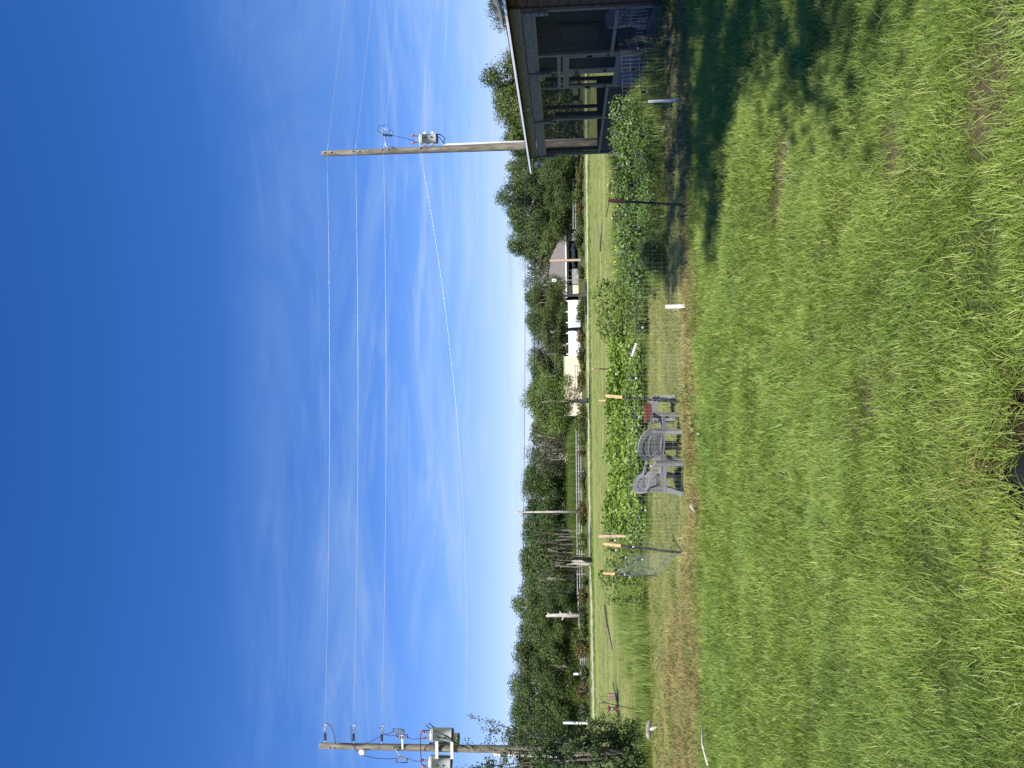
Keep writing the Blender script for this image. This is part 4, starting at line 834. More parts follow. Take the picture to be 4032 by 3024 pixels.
# white slatted panels standing inside the first bay
o = thing('slat_panel', 'white slatted panel standing behind the porch rail under the white chair', 'panel', (8.06, 16.9, .17), HX)
for k in range(8): q = MB().box((0, 0, 0), (.012, .028, .5)).build('slat', M['whiteplastic'], o); q.location = (0, -.62+k*.15, .26)
for z in (.06, .46): q = MB().box((0, 0, 0), (.014, 1.2, .03)).build('cross_bar', M['blackmetal'], o); q.location = (.015, -.1, z)
o = thing('slat_panel', 'lower shadowed slatted panel beside the porch door', 'panel', (8.05, 17.55, .17), HX)
for k in range(7): q = MB().box((0, 0, 0), (.012, .028, .18)).build('slat', M['whiteplastic'], o); q.location = (0, -.45+k*.15, .12)
q = MB().box((0, 0, 0), (.014, 1.1, .03)).build('cross_bar', M['blackmetal'], o); q.location = (.015, 0, .1)
# hanging hose loop
mb = MB(); c = Vector((7.84, 16.55, .62)); mb.tube([(7.86, 16.2, .86), (7.84, 16.32, .78)]+[tuple(c+Vector((0, .20*math.cos(a), .26*math.sin(a)))) for a in np.linspace(2.4, -3.6, 22)], .009, 6)
mb.tube([(7.86, 16.2, .86), (7.8, 16.1, .6), (7.78, 16.0, .35), (7.75, 15.95, .05)], .009, 6)
q = mb.build('hose_loop', M['rail']); tag(q, 'thin grey hose hanging in a loop from the porch rail', 'hose')

# ------------------------------------------------------------------ resin chairs, table
def ribbon(pts, ws, th=.02, nrm=None):
    """flat band through pts, wide ws along given side vectors"""
    mb = MB(); vs = []
    for (p, side, up) in pts:
        p = Vector(p); s_ = Vector(side).normalized(); u_ = Vector(up).normalized(); i = len(vs)//4; wv = ws[i] if isinstance(ws, (list, tuple)) else ws
        vs += [p-s_*wv/2-u_*th/2, p+s_*wv/2-u_*th/2, p+s_*wv/2+u_*th/2, p-s_*wv/2+u_*th/2]
    n = len(pts); fs = [(3, 2, 1, 0), tuple(4*(n-1)+k for k in range(4))]
    for i in range(n-1):
        for k in range(4): fs.append((4*i+k, 4*i+(k+1) % 4, 4*i+4+(k+1) % 4, 4*i+4+k))
    mb.add(vs, fs); return mb
def make_chair(mat, name, label, loc, rz):
    """faces +y; seat 0.41, back 0.86 high"""
    o = thing(name, label, 'chair', loc, rz)
    # seat slab, dished
    nxs, nys = 7, 7; vs, fs = [], []
    for j in range(nys):
        y = -.20+.44*j/(nys-1)
        for i in range(nxs):
            x = (-.5+i/(nxs-1))*(.42+.07*j/(nys-1)); vs.append((x, y, .405+.018*((2*i/(nxs-1)-1)**2)+(.012 if j == nys-1 else 0)-.02*(1-j/(nys-1))))
    k = len(vs); vs += [(x, y, z-.025) for x, y, z in vs]
    for j in range(nys-1):
        for i in range(nxs-1):
            a = j*nxs+i; fs += [(a, a+1, a+nxs+1, a+nxs), (k+a, k+a+nxs, k+a+nxs+1, k+a+1)]
    rim = [i for i in range(nxs)]+[j*nxs+nxs-1 for j in range(1, nys)]+[(nys-1)*nxs+i for i in range(nxs-2, -1, -1)]+[j*nxs for j in range(nys-2, 0, -1)]
    fs += [(rim[i], k+rim[i], k+rim[(i+1) % len(rim)], rim[(i+1) % len(rim)]) for i in range(len(rim))]
    MB().add(vs, fs).build('seat', M[mat], o)
    ribbon([((x, .245, .36), (0, 0, 1), (0, 1, 0)) for x in (-.235, 0, .235)], .11, .022).build('seat_apron', M[mat], o)
    def bk(x, z):  # surface of the back: leaning and wrapped
        t_ = (z-.40)/.48; return Vector((x, -.19-.15*t_+.55*x*x, z))
    def outline(a):  # egg-shaped outline
        return .265*math.sin(a)*(1.06 if math.cos(a) > 0 else .96), .655+.235*math.cos(a)
    mb_pts = []
    for i in range(29):
        a = -2.55+5.1*i/28; x, z = outline(a); p_ = bk(x, z); x2, z2 = outline(a)[0]*.8, .655+(outline(a)[1]-.655)*.82; q_ = bk(x2, z2); mb_pts.append((p_*.5+q_*.5, p_-q_, Vector((0, 1, .3))))
    ribbon(mb_pts, .09, .032).build('backrest', M[mat], o)
    ribbon([(bk(x, .455), (0, 0, 1), (0, 1, .3)) for x in np.linspace(-.19, .19, 7)], .06, .022).build('back_band', M[mat], o)
    ribbon([(bk(x, .70-.9*x*x), (0, 0, 1), (0, 1, .3)) for x in np.linspace(-.2, .2, 9)], .03, .018).build('back_band', M[mat], o)
    for i in range(9):
        x = (i-4)*.042; z1 = .655+.21*math.sqrt(max(.05, 1-(x*1.25/.24)**2)); pts = [(bk(x*(.85+.4*tt), .47+(z1-.47)*tt), (1, 0, 0), (0, 1, .3)) for tt in (0, .33, .66, 1)]
        ribbon(pts, .030, .014).build('back_slat', M[mat], o)
    for s_ in (-1, 1):
        pts = [((s_*.24, -.25, .70), (1, 0, 0), (0, 0, 1)), ((s_*.275, -.15, .665), (1, 0, .0), (0, 0, 1)), ((s_*.29, .0, .63), (1, 0, 0), (0, .1, 1)), ((s_*.29, .15, .605), (1, 0, 0), (0, .2, 1)), ((s_*.285, .245, .575), (1, 0, 0), (0, .6, 1)), ((s_*.275, .285, .52), (1, 0, 0), (0, 1, .4))]
        ribbon(pts, [.06, .08, .09, .09, .09, .075], .03).build('armrest', M[mat], o)
        ribbon([((s_*.275, .28, .54), (1, 0, 0), (0, 1, 0)), ((s_*.265, .265, .36), (1, 0, 0), (0, 1, 0)), ((s_*.28, .275, 0), (1, 0, 0), (0, 1, 0))], [.085, .09, .06], .055).build('leg', M[mat], o)
        ribbon([((s_*.255, -.22, .62), (0, 1, 0), (1, 0, 0)), ((s_*.235, -.20, .38), (0, 1, 0), (1, 0, 0)), ((s_*.265, -.29, 0), (0, 1, 0), (1, 0, 0))], [.08, .105, .065], .05).build('leg', M[mat], o)
        ribbon([((s_*.245, -.2, .35), (0, 0, 1), (1, 0, 0)), ((s_*.262, .03, .375), (0, 0, 1), (1, 0, 0)), ((s_*.268, .255, .35), (0, 0, 1), (1, 0, 0))], [.1, .06, .1], .016).build('side_rail', M[mat], o)
    return o
c1 = at(2680, 1722, 14.2); c2 = at(2680, 1862, 14.15)
make_chair('plastic', 'plastic_chair', 'grey plastic garden chair seen from behind beside the small table', (c1.x, 14.15, 0), R(-28)).scale = (1.16, 1.04, .91)
make_chair('plastic', 'plastic_chair', 'grey plastic garden chair seen side-on, leftmost by the fence', (c2.x+.06, 14.12, 0), R(-113)).scale = (1.14, 1.12, .98)
wc = make_chair('whiteplastic', 'plastic_chair', 'white plastic chair whose back shows above the porch rail', (8.42, 17.35, .17), R(-165))
tc_ = at(2600, 1612, 15.0)
o = thing('side_table', 'small grey plastic side table right of the garden chairs', 'table', (tc_.x, 15.05, 0), R(8))
MB().box((0, 0, .425), (.50, .46, .03)).build('tabletop', M['plastic'], o)
for a, b_, sx, sy in ((0, -.225, .46, .02), (0, .225, .46, .02), (-.24, 0, .02, .43), (.24, 0, .02, .43)): MB().box((a, b_, .375), (sx, sy, .066)).build('apron', M['plastic'], o)
for sx in (-1, 1):
    for sy in (-1, 1): ribbon([((sx*.2, sy*.18, .345), (1, 0, 0), (0, 1, 0)), ((sx*.225, sy*.2, 0), (1, 0, 0), (0, 1, 0))], [.09, .05], .05).build('leg', M['plastic'], o)
o = thing('ribbed_basket', 'dark red ribbed basket lying on the small grey table', 'basket', (tc_.x-.07, 15.05, .445), R(20))
MB().box((0, 0, .012), (.32, .26, .02)).build('base', M['maroon'], o)
for k in range(9): q = MB().box((0, 0, 0), (.022, .02, .115)).build('rib', M['maroon'], o); q.location = (-.14+.035*k, -.13, .075); q.rotation_euler = (R(18), 0, 0)
MB().box((0, .115, .07), (.32, .02, .13)).build('back_panel', M['maroon'], o); MB().box((-.155, 0, .06), (.018, .24, .09)).build('side_panel', M['maroon'], o); MB().box((.155, 0, .06), (.018, .24, .09)).build('side_panel', M['maroon'], o)

# ------------------------------------------------------------------ garden fence: steel posts, wire mesh, string lights, stakes
FP = [ground(2689, 2179), ground(2682, 1586), ground(2696, 809), Vector((5.9, 13.9, 0)), Vector((7.55, 15.6, 0))]
FB = ground(2587, 2267)
def tpost(b_, top, label, cap='cap', group=None):
    b_ = Vector((b_.x, b_.y, 0)); o = thing('fence_post', label, 'fence post', b_); d = Vector(top)-b_; c0 = b_+d*.80-b_
    mb = MB(); mb.bar((0, 0, -.1), d, .042, .012, (0, -1, 0)); mb.bar((0, .018, -.1), d+Vector((0, .018, 0)), .012, .028, (0, -1, 0)); mb.build('shaft', M['post'], o)
    mb = MB(); mb.bar(c0, d*1.012, .058, .05, (0, -1, 0)); mb.build('sleeve', M[cap], o); mb = MB(); mb.bar(d*1.013, d*1.035, .03, .03, (0, -1, 0)); mb.build('sleeve_tip', M[cap], o)
    st = MB().box((0, 0, 0), (.03, .02, .012)).mesh('stud_mesh', M['post'])
    for i in range(10): q = link('stud', st, o); q.location = d*(.08+.07*i)+Vector((0, -.012, 0))
    return d
tpost(FP[0], at(2384, 2141, FP[0].y), 'leaning dark steel fence post with orange sleeve at the garden corner')
tpost(FP[1], at(2392, 1559, FP[1].y), 'leaning dark steel fence post with orange sleeve right of the grey chairs')
tpost(FP[2], at(2404, 790, FP[2].y), 'steel fence post with shade-coloured top in front of the vine hedge', 'shadecap')
tpost(FB, at(2380, 2257, FB.y), 'steel fence post with yellow sleeve furthest left, behind the corner post')
tpost(at(2600, 1452, 29.5), at(2337, 1452, 29), 'thin far fence post with yellow top beyond the bean bed')
tpost(at(2600, 1578, 26), at(2362, 1577, 26), 'far fence post barely above the beans, behind the chairs post')
def mesh_wire(path, h, cell, hc, label, cat='wire fence'):
    o = thing('wire_fence', label, cat, (path[0].x, path[0].y, 0)); O = Vector((path[0].x, path[0].y, 0)); pts = []
    for a, b_ in zip(path[:-1], path[1:]):
        n_ = max(1, int((b_-a).length/cell)); pts += [a+(b_-a)*(i/n_) for i in range(n_)]
    pts.append(path[-1]); mb = MB()
    wob = [Vector((0, .05*fbm(p_.x, p_.y, 1.1, 6), 0)) for p_ in pts]
    for i, p_ in enumerate(pts):
        q = Vector((p_.x, p_.y, 0))-O; mb.tube([q+Vector((0, 0, .0)), q+wob[i]+Vector((0, 0, h*.5)), q+wob[i]*.5+Vector((0, 0, h+.03*fbm(p_.x, 0, .9, 2)))], .0008, 3, False)
    mb.build('upright_wire', M['meshwire'], o)['kind'] = 'stuff'
    mb = MB()
    for k in range(int(h/hc)+1):
        z = h-.004-k*hc
        mb.tube([Vector((p_.x, p_.y, 0))-O+wob[i]*(.5 if k == 0 else 1)*min(1, z/h*1.4)+Vector((0, 0, max(.01, z+.03*fbm(p_.x, k*.3, .9, 2)))) for i, p_ in enumerate(pts[::4]+[pts[-1]] if False else pts)][::3], .0009, 3, False)
    mb.build('cross_wire', M['meshwire'], o)['kind'] = 'stuff'
    return o
flat = lambda v: Vector((v.x, v.y, 0))
mesh_wire([flat(FP[0]), Vector((-1.9, 13.75, 0)), Vector((-1.0, 13.6, 0))]+[flat(p_) for p_ in FP[1:]], 1.02, .075, .155, 'welded wire garden fence running from the corner post to the porch')
mesh_wire([flat(FP[0]), flat(FB)],   .95, .11, .19, 'short side run of wire garden fence between the two left posts')
def stake(y, x0, x1, D, w, mat, label, name='stake', lean=0):
    b_ = ground(x1, y) if D is None else Vector((at(x1, y, D).x, D, 0)); tpz = at(x0, y, b_.y).z; o = thing(name, label, 'stake', (b_.x, b_.y, 0)); ww = w*b_.y/FPX
    mb = MB(); mb.bar((0, 0, -.05), (lean, 0, tpz*.97), ww, .02, (0, -1, 0)); mb.build('shaft', M[mat], o); mb = MB(); mb.bar((lean, 0, tpz*.971), (lean, 0, tpz), ww*.86, .017, (0, -1, 0)); mb.build('tip', M[mat], o); return o
stake(395, 2552, 2676, None, 10, 'whiteplastic', 'thin white stake in the shade before the porch door', 'white_stake')
stake(1206, 2620, 2700, None, 14, 'whiteplastic', 'white flat stake standing in the sprayed strip right of the beans', 'white_stake')
stake(2108, 2357, 2484, 21.5, 11, 'stakewood', 'pale wooden stake right of the garden corner post', 'wooden_stake', -.03)
def string_lights(pts, bulbs, label):
    A = Vector(pts[0]); o = thing('string_lights', label, 'string lights', A); mb = MB(); dense = []
    for a, b_ in zip(pts[:-1], pts[1:]):
        a, b_ = Vector(a), Vector(b_); ln = (b_-a).length
        for i in range(6): dense.append(a+(b_-a)*(i/6)-A-Vector((0, 0, .06*ln*.5*(i/6)*(1-i/6)*4*.5)))
    dense.append(Vector(pts[-1])-A); mb.tube(dense, .0045, 5); mb.build('cable', M['cable'], o)
    for p_ in bulbs:
        p_ = Vector(p_)-A; s_ = MB().lathe([(.012, -.0), (.021, -.01), (.021, -.075), (.014, -.08)][::-1], p_, 8).build('socket', M['cable'], o); MB().lathe([(.004, -.135), (.014, -.125), (.018, -.105), (.012, -.081)], p_, 9).build('bulb', M['bulb'], s_)
fy = lambda y: float(np.interp(y, [150, 809, 1586, 2179], [15.2, FP[2].y, FP[1].y, FP[0].y]))-.03
ln1 = [(2478, 30), (2490, 190), (2526, 362), (2520, 538), (2476, 729), (2470, 809), (2492, 895), (2495, 1090), (2507, 1291), (2486, 1393), (2482, 1489), (2468, 1570), (2494, 1643), (2540, 1835), (2531, 1915), (2519, 2010), (2471, 2153)]
string_lights([at(x, y, fy(y)) for x, y in ln1], [at(x, y, fy(y)) for x, y in ln1 if y in (190, 362, 538, 729, 895, 1090, 1291, 1489, 1643, 1835, 2010, 2153)], 'black string of light bulbs draped along the whole wire fence')
ln2 = [(2412, 1990), (2406, 2070), (2400, 2128), (2392, 2155), (2404, 2166), (2444, 2195), (2462, 2212), (2447, 2232), (2418, 2244), (2442, 2262), (2462, 2272)]
dd_ = [15.5, 15, 14.3, 14.15, 14.4, 15.4, 16, 16.6, 17.4, 17.9, 18.2]
string_lights([at(x, y, d) for (x, y), d in zip(ln2, dd_)], [at(x, y, d) for (x, y), d in list(zip(ln2, dd_))[2:] if y not in (2155, 2212)], 'tangled black light string looped between the two left posts')
ln3 = [(2471, 2153), (2490, 2185), (2512, 2203), (2470, 2222), (2455, 2245), (2470, 2262)]
string_lights([at(x, y, d) for (x, y), d in zip(ln3, (14.1, 14.6, 15.2, 16, 17, 18))], [at(2508, 2203, 15.2)], 'lower light string dipping behind the garden corner post')

# ------------------------------------------------------------------ plants in the garden
def bush_mesh(k, mat, n, leaf, rx=.6, rz_=.5, lobes=9, wid=.75):
    r = np.random.default_rng(500+k); parts = []
    for i in range(lobes):
        a = r.uniform(0, 6.28); q = math.sqrt(r.random())*rx*.7; c = np.array([q*math.cos(a), q*math.sin(a), r.uniform(.35, .7)*2*rz_*.85]); d = unit(r.normal(0, 1, (n//lobes, 3))); P = c+d*np.array([.38*rx, .38*rx, .36*rz_])*1.3*r.uniform(.55, 1.05, (n//lobes, 1)); P[:, 2] = np.abs(P[:, 2])
        parts.append(leaves(P, d+np.array([0, -.3, .5]), leaf, wid, .5, .12, .6))
    m_ = 0
    V, F, v = merge(parts); return arrays_mesh('bush_leaves', V, F, M[mat], v)
VINE = [bush_mesh(i, 'vine', 3600, .060, .75, .55, 12) for i in range(3)]
vs_ = MB()
for i in range(8): a = i*.8; vs_.tube([(0, 0, 0), (.25*math.cos(a), .25*math.sin(a), .4), (.45*math.cos(a+.3), .45*math.sin(a+.3), .85)], [.012, .01, .005], 4)
VST = vs_.mesh('vine_stems', M['bark'])
def fl_mesh(k):
    r = random.Random(k); mb = MB()
    for i in range(5):
        c = Vector((r.uniform(-.5, .5), r.uniform(-.6, 0), r.uniform(.8, 1.12)))
        for j in range(5): a = j*1.257; e = Vector((math.cos(a), -.4, math.sin(a)))*.02; f_ = Vector((-math.sin(a), 0, math.cos(a)))*.009; mb.add([c, c+e*.6+f_, c+e, c+e*.6-f_], [(0, 1, 2, 3)])
    return mb.mesh('flowers', M['flower'])
FLW = [fl_mesh(i) for i in range(2)]
HB = [(520, 2368, 18.4, 1.1, 'sunlit-topped vine bush against the far porch screens'), (600, 2385, 18.2, 1.15, 'dark vine bush just left of the porch corner'), (690, 2390, 18.0, 1.15, 'dark vine bush right of the shade-topped fence post'), (780, 2390, 18.0, 1.15, 'dark vine bush directly behind the shade-topped fence post'), (875, 2392, 17.8, 1.15, 'vine bush left of the shade-topped fence post'), (965, 2396, 17.6, 1.1, 'lighter green vine bush left of the dark hedge bushes'), (1050, 2402, 17.6, 1.05, 'leftmost vine bush of the hedge, beside the tall crops')]
for i, (y, xt, D, wd, lb) in enumerate(HB):
    p_ = at(xt, y, D); o = thing('vine_bush', lb, 'bush', (p_.x, D, 0), i*1.1, 'vine bushes forming a hedge inside the fence')
    q = link('foliage', VINE[i % 3], o); q.scale = (wd, wd*.9, p_.z/1.02); q = link('stem', VST, o); q.scale = (wd, wd, p_.z)
    if i >= 3: link('flowers', FLW[i % 2], o)
for i, (y, xt, D, wd) in enumerate([(450, 2440, 19.2, .7), (560, 2470, 16.8, .8), (660, 2480, 16.6, .8), (830, 2475, 16.4, .8), (1000, 2480, 16.3, .8)]):
    p_ = at(xt, y, D); o = thing('vine_bush', ['small vine bush at the foot of the porch knee wall', 'low vine bush in front of the dark hedge near the porch', 'low vine bush spilling toward the fence right of the shade-topped post', 'low vine bush spilling toward the fence left of the shade-topped post', 'low vine bush in front of the lighter hedge end'][i], 'bush', (p_.x, D, 0), i*1.7, 'vine bushes forming a hedge inside the fence')
    q = link('foliage', VINE[(i+1) % 3], o); q.scale = (wd, wd*.8, p_.z/1.02); q = link('stem', VST, o); q.scale = (wd*.9, wd*.9, p_.z*.9)
BEAN = [bush_mesh(20+i, 'bean', 1000, .085, .6, .40, 11, .95) for i in range(4)]
bs_ = MB()
for i in range(7): a = i*.9; bs_.tube([(0, 0, 0), (.2*math.cos(a), .2*math.sin(a), .25), (.4*math.cos(a+.3), .4*math.sin(a+.3), .52)], [.008, .006, .004], 4)
BST = bs_.mesh('bean_stems', M['okra'])
for j, Y in enumerate((20.1, 20.9, 21.7, 22.6, 23.7, 24.9, 26.2)):
    x0 = at(2500, 2055-j*6, Y).x; x1 = at(2500, 1345+j*4, Y).x; n_ = int((x1-x0)/.62)
    for i in range(n_+1):
        X = x0+(x1-x0)*i/n_+random.uniform(-.12, .12); s_ = random.uniform(.85, 1.2)
        o = thing('bean_plant', 'broad-leaved bean plant in the dense garden bed behind the chairs', 'bean plant', (X, Y+random.uniform(-.2, .2), 0), random.uniform(0, 6.28), 'bean plants in the garden bed')
        q = link('foliage', BEAN[(i+j) % 4], o); q.scale = (s_, s_, (.62 if j == 0 else 1)*s_*random.uniform(.85, 1.15)*(1.15 if fbm(X, Y, .8, 3) > 0 else .9)); link('stem', BST, o)
def crop_mesh(k, h, n, leaf, lean=.15):
    r = np.random.default_rng(700+k); P = []; D_ = []
    for i in range(n):
        z = h*r.uniform(.15, 1.0); a = r.uniform(0, 6.28); q = r.uniform(.04, .28)*(1.15-z/h*.6); P.append((q*math.cos(a)+lean*z*z/h*.3, q*math.sin(a), z)); D_.append((math.cos(a)*.5, math.sin(a)*.5, .8))
    return arrays_mesh('crop_leaves', *leaves(np.array(P), np.array(D_), leaf, .45, .35, .1, .3)[:2], M['okra'])
CROP = [crop_mesh(i, 1.25, 300, .095) for i in range(3)]
cs_ = MB(); cs_.tube([(0, 0, 0), (.02, 0, .6), (.08, 0, 1.25)], [.012, .009, .004], 5)
for i in range(6): a = i*1.9; z = .25+i*.15; cs_.tube([(.02, 0, z), (.18*math.cos(a), .18*math.sin(a), z+.14)], [.006, .003], 4)
CST = cs_.mesh('crop_stem', M['bark'])
for i, (y, xt, D, lb) in enumerate([(1130, 2352, 20.5, 'crop plant next to the vine hedge'), (1165, 2330, 21.5, 'tallest crop plant by the vine hedge, reaching the road line'), (1205, 2340, 20.5, 'crop plant behind the white flat stake'), (1245, 2352, 21.5, 'crop plant just left of the white flat stake'), (1285, 2345, 21.0, 'crop plant midway between the stake and the beans'), (1325, 2362, 21.0, 'crop plant beside the right end of the bean bed'), (1180, 2400, 19.4, 'lower crop plant in front of the tall ones by the hedge'), (1265, 2420, 19.2, 'lower crop plant left of the white flat stake')]):
    p_ = at(xt, y, D); o = thing('crop_plant', lb, 'crop plant', (p_.x, D, 0), i*1.3, 'tall crop plants between hedge and bean bed'); s_ = p_.z/1.25
    q = link('foliage', CROP[i % 3], o); q.scale = (1.25, 1.25, s_); q = link('stem', CST, o); q.scale = (1, 1, s_)
for i, (y, xt, D, lb) in enumerate([(2075, 2385, 21, 'young crop plant left of the bean bed'), (2110, 2372, 22, 'young crop plant behind the pale wooden stake'), (2160, 2378, 22, 'young crop plant behind the garden corner post'), (2215, 2382, 21.5, 'young crop plant seen through the tangled light string'), (2262, 2355, 20.5, 'young crop plant just behind the furthest left fence post'), (2300, 2366, 20.5, 'young crop plant left of the furthest left fence post'), (2360, 2385, 20.5, 'lone young crop plant in the left weeds')]):
    p_ = at(xt, y, D); o = thing('crop_plant', lb, 'crop plant', (p_.x, D, 0), i*1.3, 'young crop plants at the left of the garden'); s_ = max(.4, p_.z/1.25)
    q = link('foliage', CROP[i % 3], o); q.scale = (1.1, 1.1, s_); q = link('stem', CST, o); q.scale = (1, 1, s_)
# white segmented pipe in the bed
a = at(2507, 1352, 19.4); b_ = at(2488, 1405, 19.4); o = thing('drain_pipe', 'white ribbed pipe poking out of the beans', 'pipe', a); d = b_-a
MB().tube([(0, 0, 0), d], .03, 8).build('tube', M['rail'], o)
for i in range(7): MB().lathe([(.042, -.015), (.042, .015)], d*(i+.5)/7, 10, d.normalized()).build('rib', M['whiteplastic'], o)

# broad-leaved weeds in the sprayed strip
wl = bush_mesh(60, 'vine', 14, .085, .12, .05, 2, .9)
for i, (x, y) in enumerate([(2722, 1532), (2735, 1570), (2718, 1640), (2756, 1648), (2768, 1712), (2748, 1690)]):
    p_ = ground(x, y); q = link('broadleaf_weed', wl); q.location = (p_.x, p_.y, .02); q.rotation_euler = (0, 0, i*1.1)
    tag(q, 'round-leaved weed growing in the brown sprayed strip before the chairs', 'weed', 'broad weeds in the sprayed strip')
p_ = ground(2752, 2002); q = MB().add([(-.10, 0, .02), (0, -.05, .07), (.13, .02, .05), (.02, .07, .03), (.05, .02, .09)], [(0, 1, 4), (1, 2, 4), (2, 3, 4), (3, 0, 4)]).build('dry_leaf', M['palebark']); q.location = (p_.x, p_.y, .05); q.rotation_euler = (0, 0, .8); tag(q, 'large pale dried leaf on the brown strip left of the chairs', 'leaf')
# driftwood lump and dry stick at the left
p_ = ground(2592, 2875); o = thing('driftwood', 'grey knobby piece of driftwood propped up in straw at left', 'driftwood', (p_.x, p_.y, 0))
mb = MB(); mb.tube([(-.23, 0, .22), (-.13, 0, .24), (-.02, 0, .23), (.12, .02, .24), (.25, .02, .19)], [.03, .06, .065, .055, .02], 9); mb.build('log', M['stone'], o); MB().tube([(.02, 0, .21), (.05, 0, .1), (.10, .0, -.02)], [.05, .04, .03], 8).build('stub', M['palebark'], o)
mb = MB(); a = ground(2790, 2870); b_ = ground(2815, 3015); mb.tube([(0, 0, .1), (.5*(b_.x-a.x), .5*(b_.y-a.y)+.05, .13), (b_.x-a.x, b_.y-a.y, .1)], [.012, .016, .018], 6); mb.tube([(.6*(b_.x-a.x), .6*(b_.y-a.y), .12), (.3*(b_.x-a.x), .3*(b_.y-a.y)-.2, .14)], [.01, .005], 5); q = mb.build('dry_stick', M['palebark']); q.location = (a.x, a.y, 0); tag(q, 'pale dry forked stick lying in the grass at far left', 'stick')
# dark hose on the mown field
a = at(2410, 2555, 37); g0 = ground(2412, 2555); g1 = ground(2393, 2455); g2 = ground(2384, 2380); mb = MB(); mb.tube([(0, 0, .04), (g1.x-g0.x, g1.y-g0.y, .06), (g2.x-g0.x, g2.y-g0.y, .04)], [.05, .09, .05], 6); q = mb.build('log', M['bark']); q.location = (g0.x, g0.y, 0); tag(q, 'long dark log lying on the mown field at left', 'log')
g0 = ground(2372, 880); g1 = ground(2366, 990); mb = MB(); mb.tube([(0, 0, .04), (.5*(g1.x-g0.x), .5*(g1.y-g0.y)+.2, .06), (g1.x-g0.x, g1.y-g0.y, .04)], [.05, .07, .04], 6); q = mb.build('log', M['bark']); q.location = (g0.x, g0.y, 0); tag(q, 'thin dark log on the field edge behind the vine hedge', 'log')
# bird feeder hook
DF = 24.0; b_ = at(2475, 2795, DF); P_ = lambda x, y: Vector((at(x, y, DF).x-b_.x, 0, at(x, y, DF).z))
o = thing('shepherd_hook', 'black double shepherd hook holding two bird feeders', 'hook', (b_.x, DF, 0))
MB().tube([(0, 0, 0), P_(2400, 2771), P_(2370, 2765)], .011, 6).build('rod', M['blackmetal'], o)
MB().tube([P_(2385, 2768), P_(2362, 2768), P_(2356, 2778), P_(2360, 2787), P_(2366, 2792)], .01, 6).build('hook', M['blackmetal'], o); MB().tube([P_(2390, 2768), P_(2366, 2755), P_(2364, 2745), P_(2371, 2740), P_(2376, 2742)], .01, 6).build('hook', M['blackmetal'], o)
c = P_(2410, 2790)+Vector((b_.x, DF, 0)); o = thing('hummingbird_feeder', 'red hummingbird feeder hanging from the left arm of the hook', 'bird feeder', c)
MB().lathe([(.10, -.16), (.12, -.13), (.10, -.10)], n=14).build('base', M['feederred'], o); MB().lathe([(.05, -.10), (.06, .06), (.05, .1)], n=12).build('bottle', M['rail'], o); MB().lathe([(.1, .1), (.09, .13), (.02, .15)], n=14).build('lid', M['feederred'], o); MB().tube([(0, 0, .15), P_(2366, 2792)-P_(2410, 2790)], .004, 4).build('hanger', M['blackmetal'], o)
c = P_(2408, 2743)+Vector((b_.x, DF, 0)); o = thing('suet_feeder', 'square wire suet cage hanging from the right arm of the hook', 'bird feeder', c)
MB().box((0, 0, 0), (.2, .06, .2)).build('suet_cake', M['stakewood'], o); mb = MB()
for k in range(6): mb.bar((-.12+.048*k, -.045, -.13), (-.12+.048*k, -.045, .13), .006, .006); mb.bar((-.12, -.045, -.13+.052*k), (.12, -.045, -.13+.052*k), .006, .006)
mb.build('cage', M['blackmetal'], o); MB().tube([(0, 0, .12), P_(2376, 2742)-P_(2408, 2743)], .004, 4).build('hanger', M['blackmetal'], o)

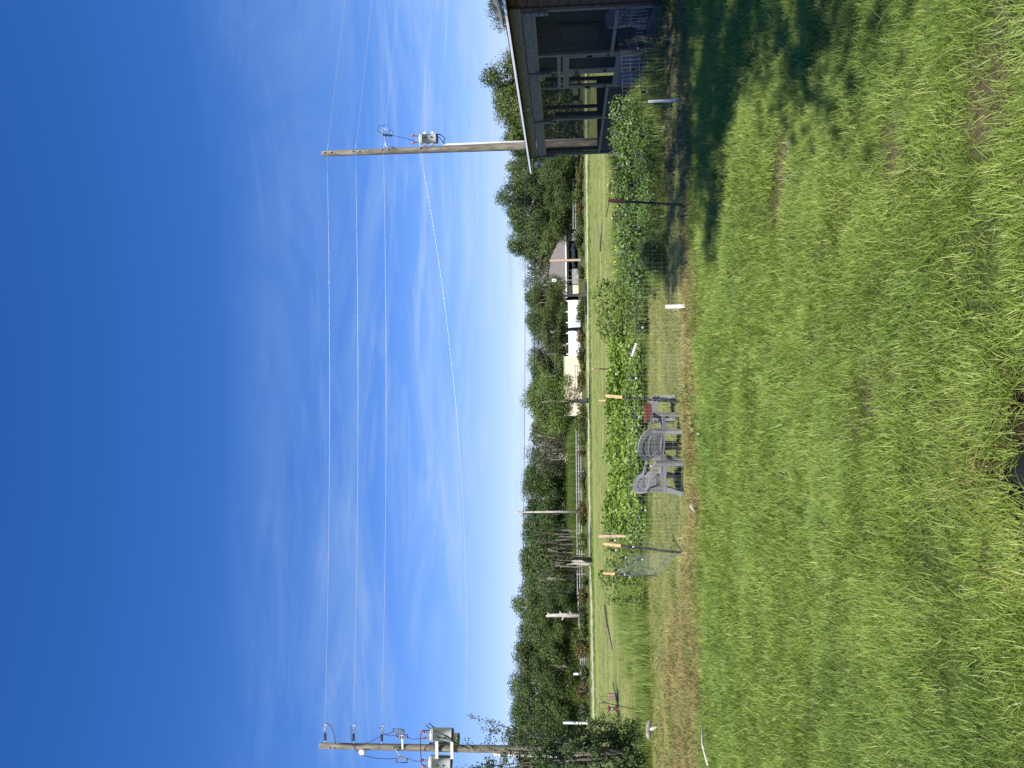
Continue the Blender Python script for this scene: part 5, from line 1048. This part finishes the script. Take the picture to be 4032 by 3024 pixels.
# ------------------------------------------------------------------ the young tree at the left edge, with its own branches and leaves
def young_tree(D, axis, label, n_leaf, leaf, mat, seed, twigs):
    """axis: list of (x,y) pixels for the ends of its branches, all at depth about D"""
    r = np.random.default_rng(seed); b0 = at(axis[0][0], axis[0][1], D); base = Vector((b0.x, D, 0)); o = thing('young_tree', label, 'tree', base)
    mb = MB(); LP, LN = [], []
    for (x, y, s_) in axis[1:]:
        e = at(x, y, D)-base+Vector((0, r.uniform(-.6, .6), 0)); m_ = Vector((e.x*.35, e.y*.4, e.z*.5)); pts = [Vector((0, 0, 0)), m_, e*.5+m_*.4+Vector((0, 0, e.z*.05)), e]
        mb.tube(pts, [.035, .022, .014, .004], 6)
        nn = int(n_leaf*s_)
        sub = []
        for q_ in range(9):
            t_ = r.uniform(.3, 1.0); k = min(2, int(t_*3)); f_ = t_*3-k; c = pts[k]*(1-f_)+pts[k+1]*f_
            dd = Vector(r.normal(0, 1, 3)); dd.z = dd.z*.6+.35; e2 = c+dd.normalized()*r.uniform(.25, .6)*(1.25-t_*.6); mb.tube([c, (c+e2)*.5+Vector((0, 0, .03)), e2], [.008, .006, .002], 4); sub.append((c, e2))
        for i in range(nn):
            c, e2 = sub[r.integers(0, 9)] if r.random() < .8 else (pts[2], pts[3]); t_ = r.uniform(.15, 1.05); g_ = c+(e2-c)*t_; q = r.normal(0, 1, 3)*.055
            LP.append((g_.x+q[0], g_.y+q[1], max(.1, g_.z+q[2]))); LN.append((q[0]*5, q[1]*5-.3, .7+q[2]))
    tb = mb.build('trunk', M['bark'], o)
    V, F, v = leaves(np.array(LP), np.array(LN), leaf, .5, .7, .14, .3)
    link('foliage', arrays_mesh('young_leaves', V, F, M[mat], v), o)
    return o
young_tree(20.3, [(2556, 2975), (1800, 3000, 1.0), (1790, 2960, .4), (1845, 2850, .5), (1900, 2880, .5), (1950, 2905, .6), (1985, 2960, .8), (1900, 3010, .9), (2020, 2870, .6), (2090, 2930, .9), (2060, 3010, 1.2), (2150, 2960, 1.2), (2200, 3000, 1.4), (2240, 2900, .9), (2300, 2960, 1.5), (2350, 3010, 1.5), (2390, 2930, 1.4), (2460, 2980, 1.6), (2150, 3080, 1.2), (2300, 3090, 1.2), (2500, 2945, 1.3), (2535, 2985, 1.5), (2520, 3015, 1.6), (2460, 3040, 1.3), (2420, 2990, 1.2)], 'young dark-leaved tree covering the foot of the transformer pole', 520, .078, 'shrubleaf', 11, 0)
young_tree(21.0, [(2548, 2885), (2200, 2880, .5), (2260, 2862, .7), (2290, 2885, .9), (2320, 2850, .7), (2360, 2868, 1.0), (2430, 2862, 1.2), (2470, 2850, 1.0), (2500, 2890, 1.4), (2360, 2905, 1.2), (2420, 2910, 1.2)], 'light green young shrub right of the dark-leaved tree', 480, .07, 'oaklight', 12, 0)
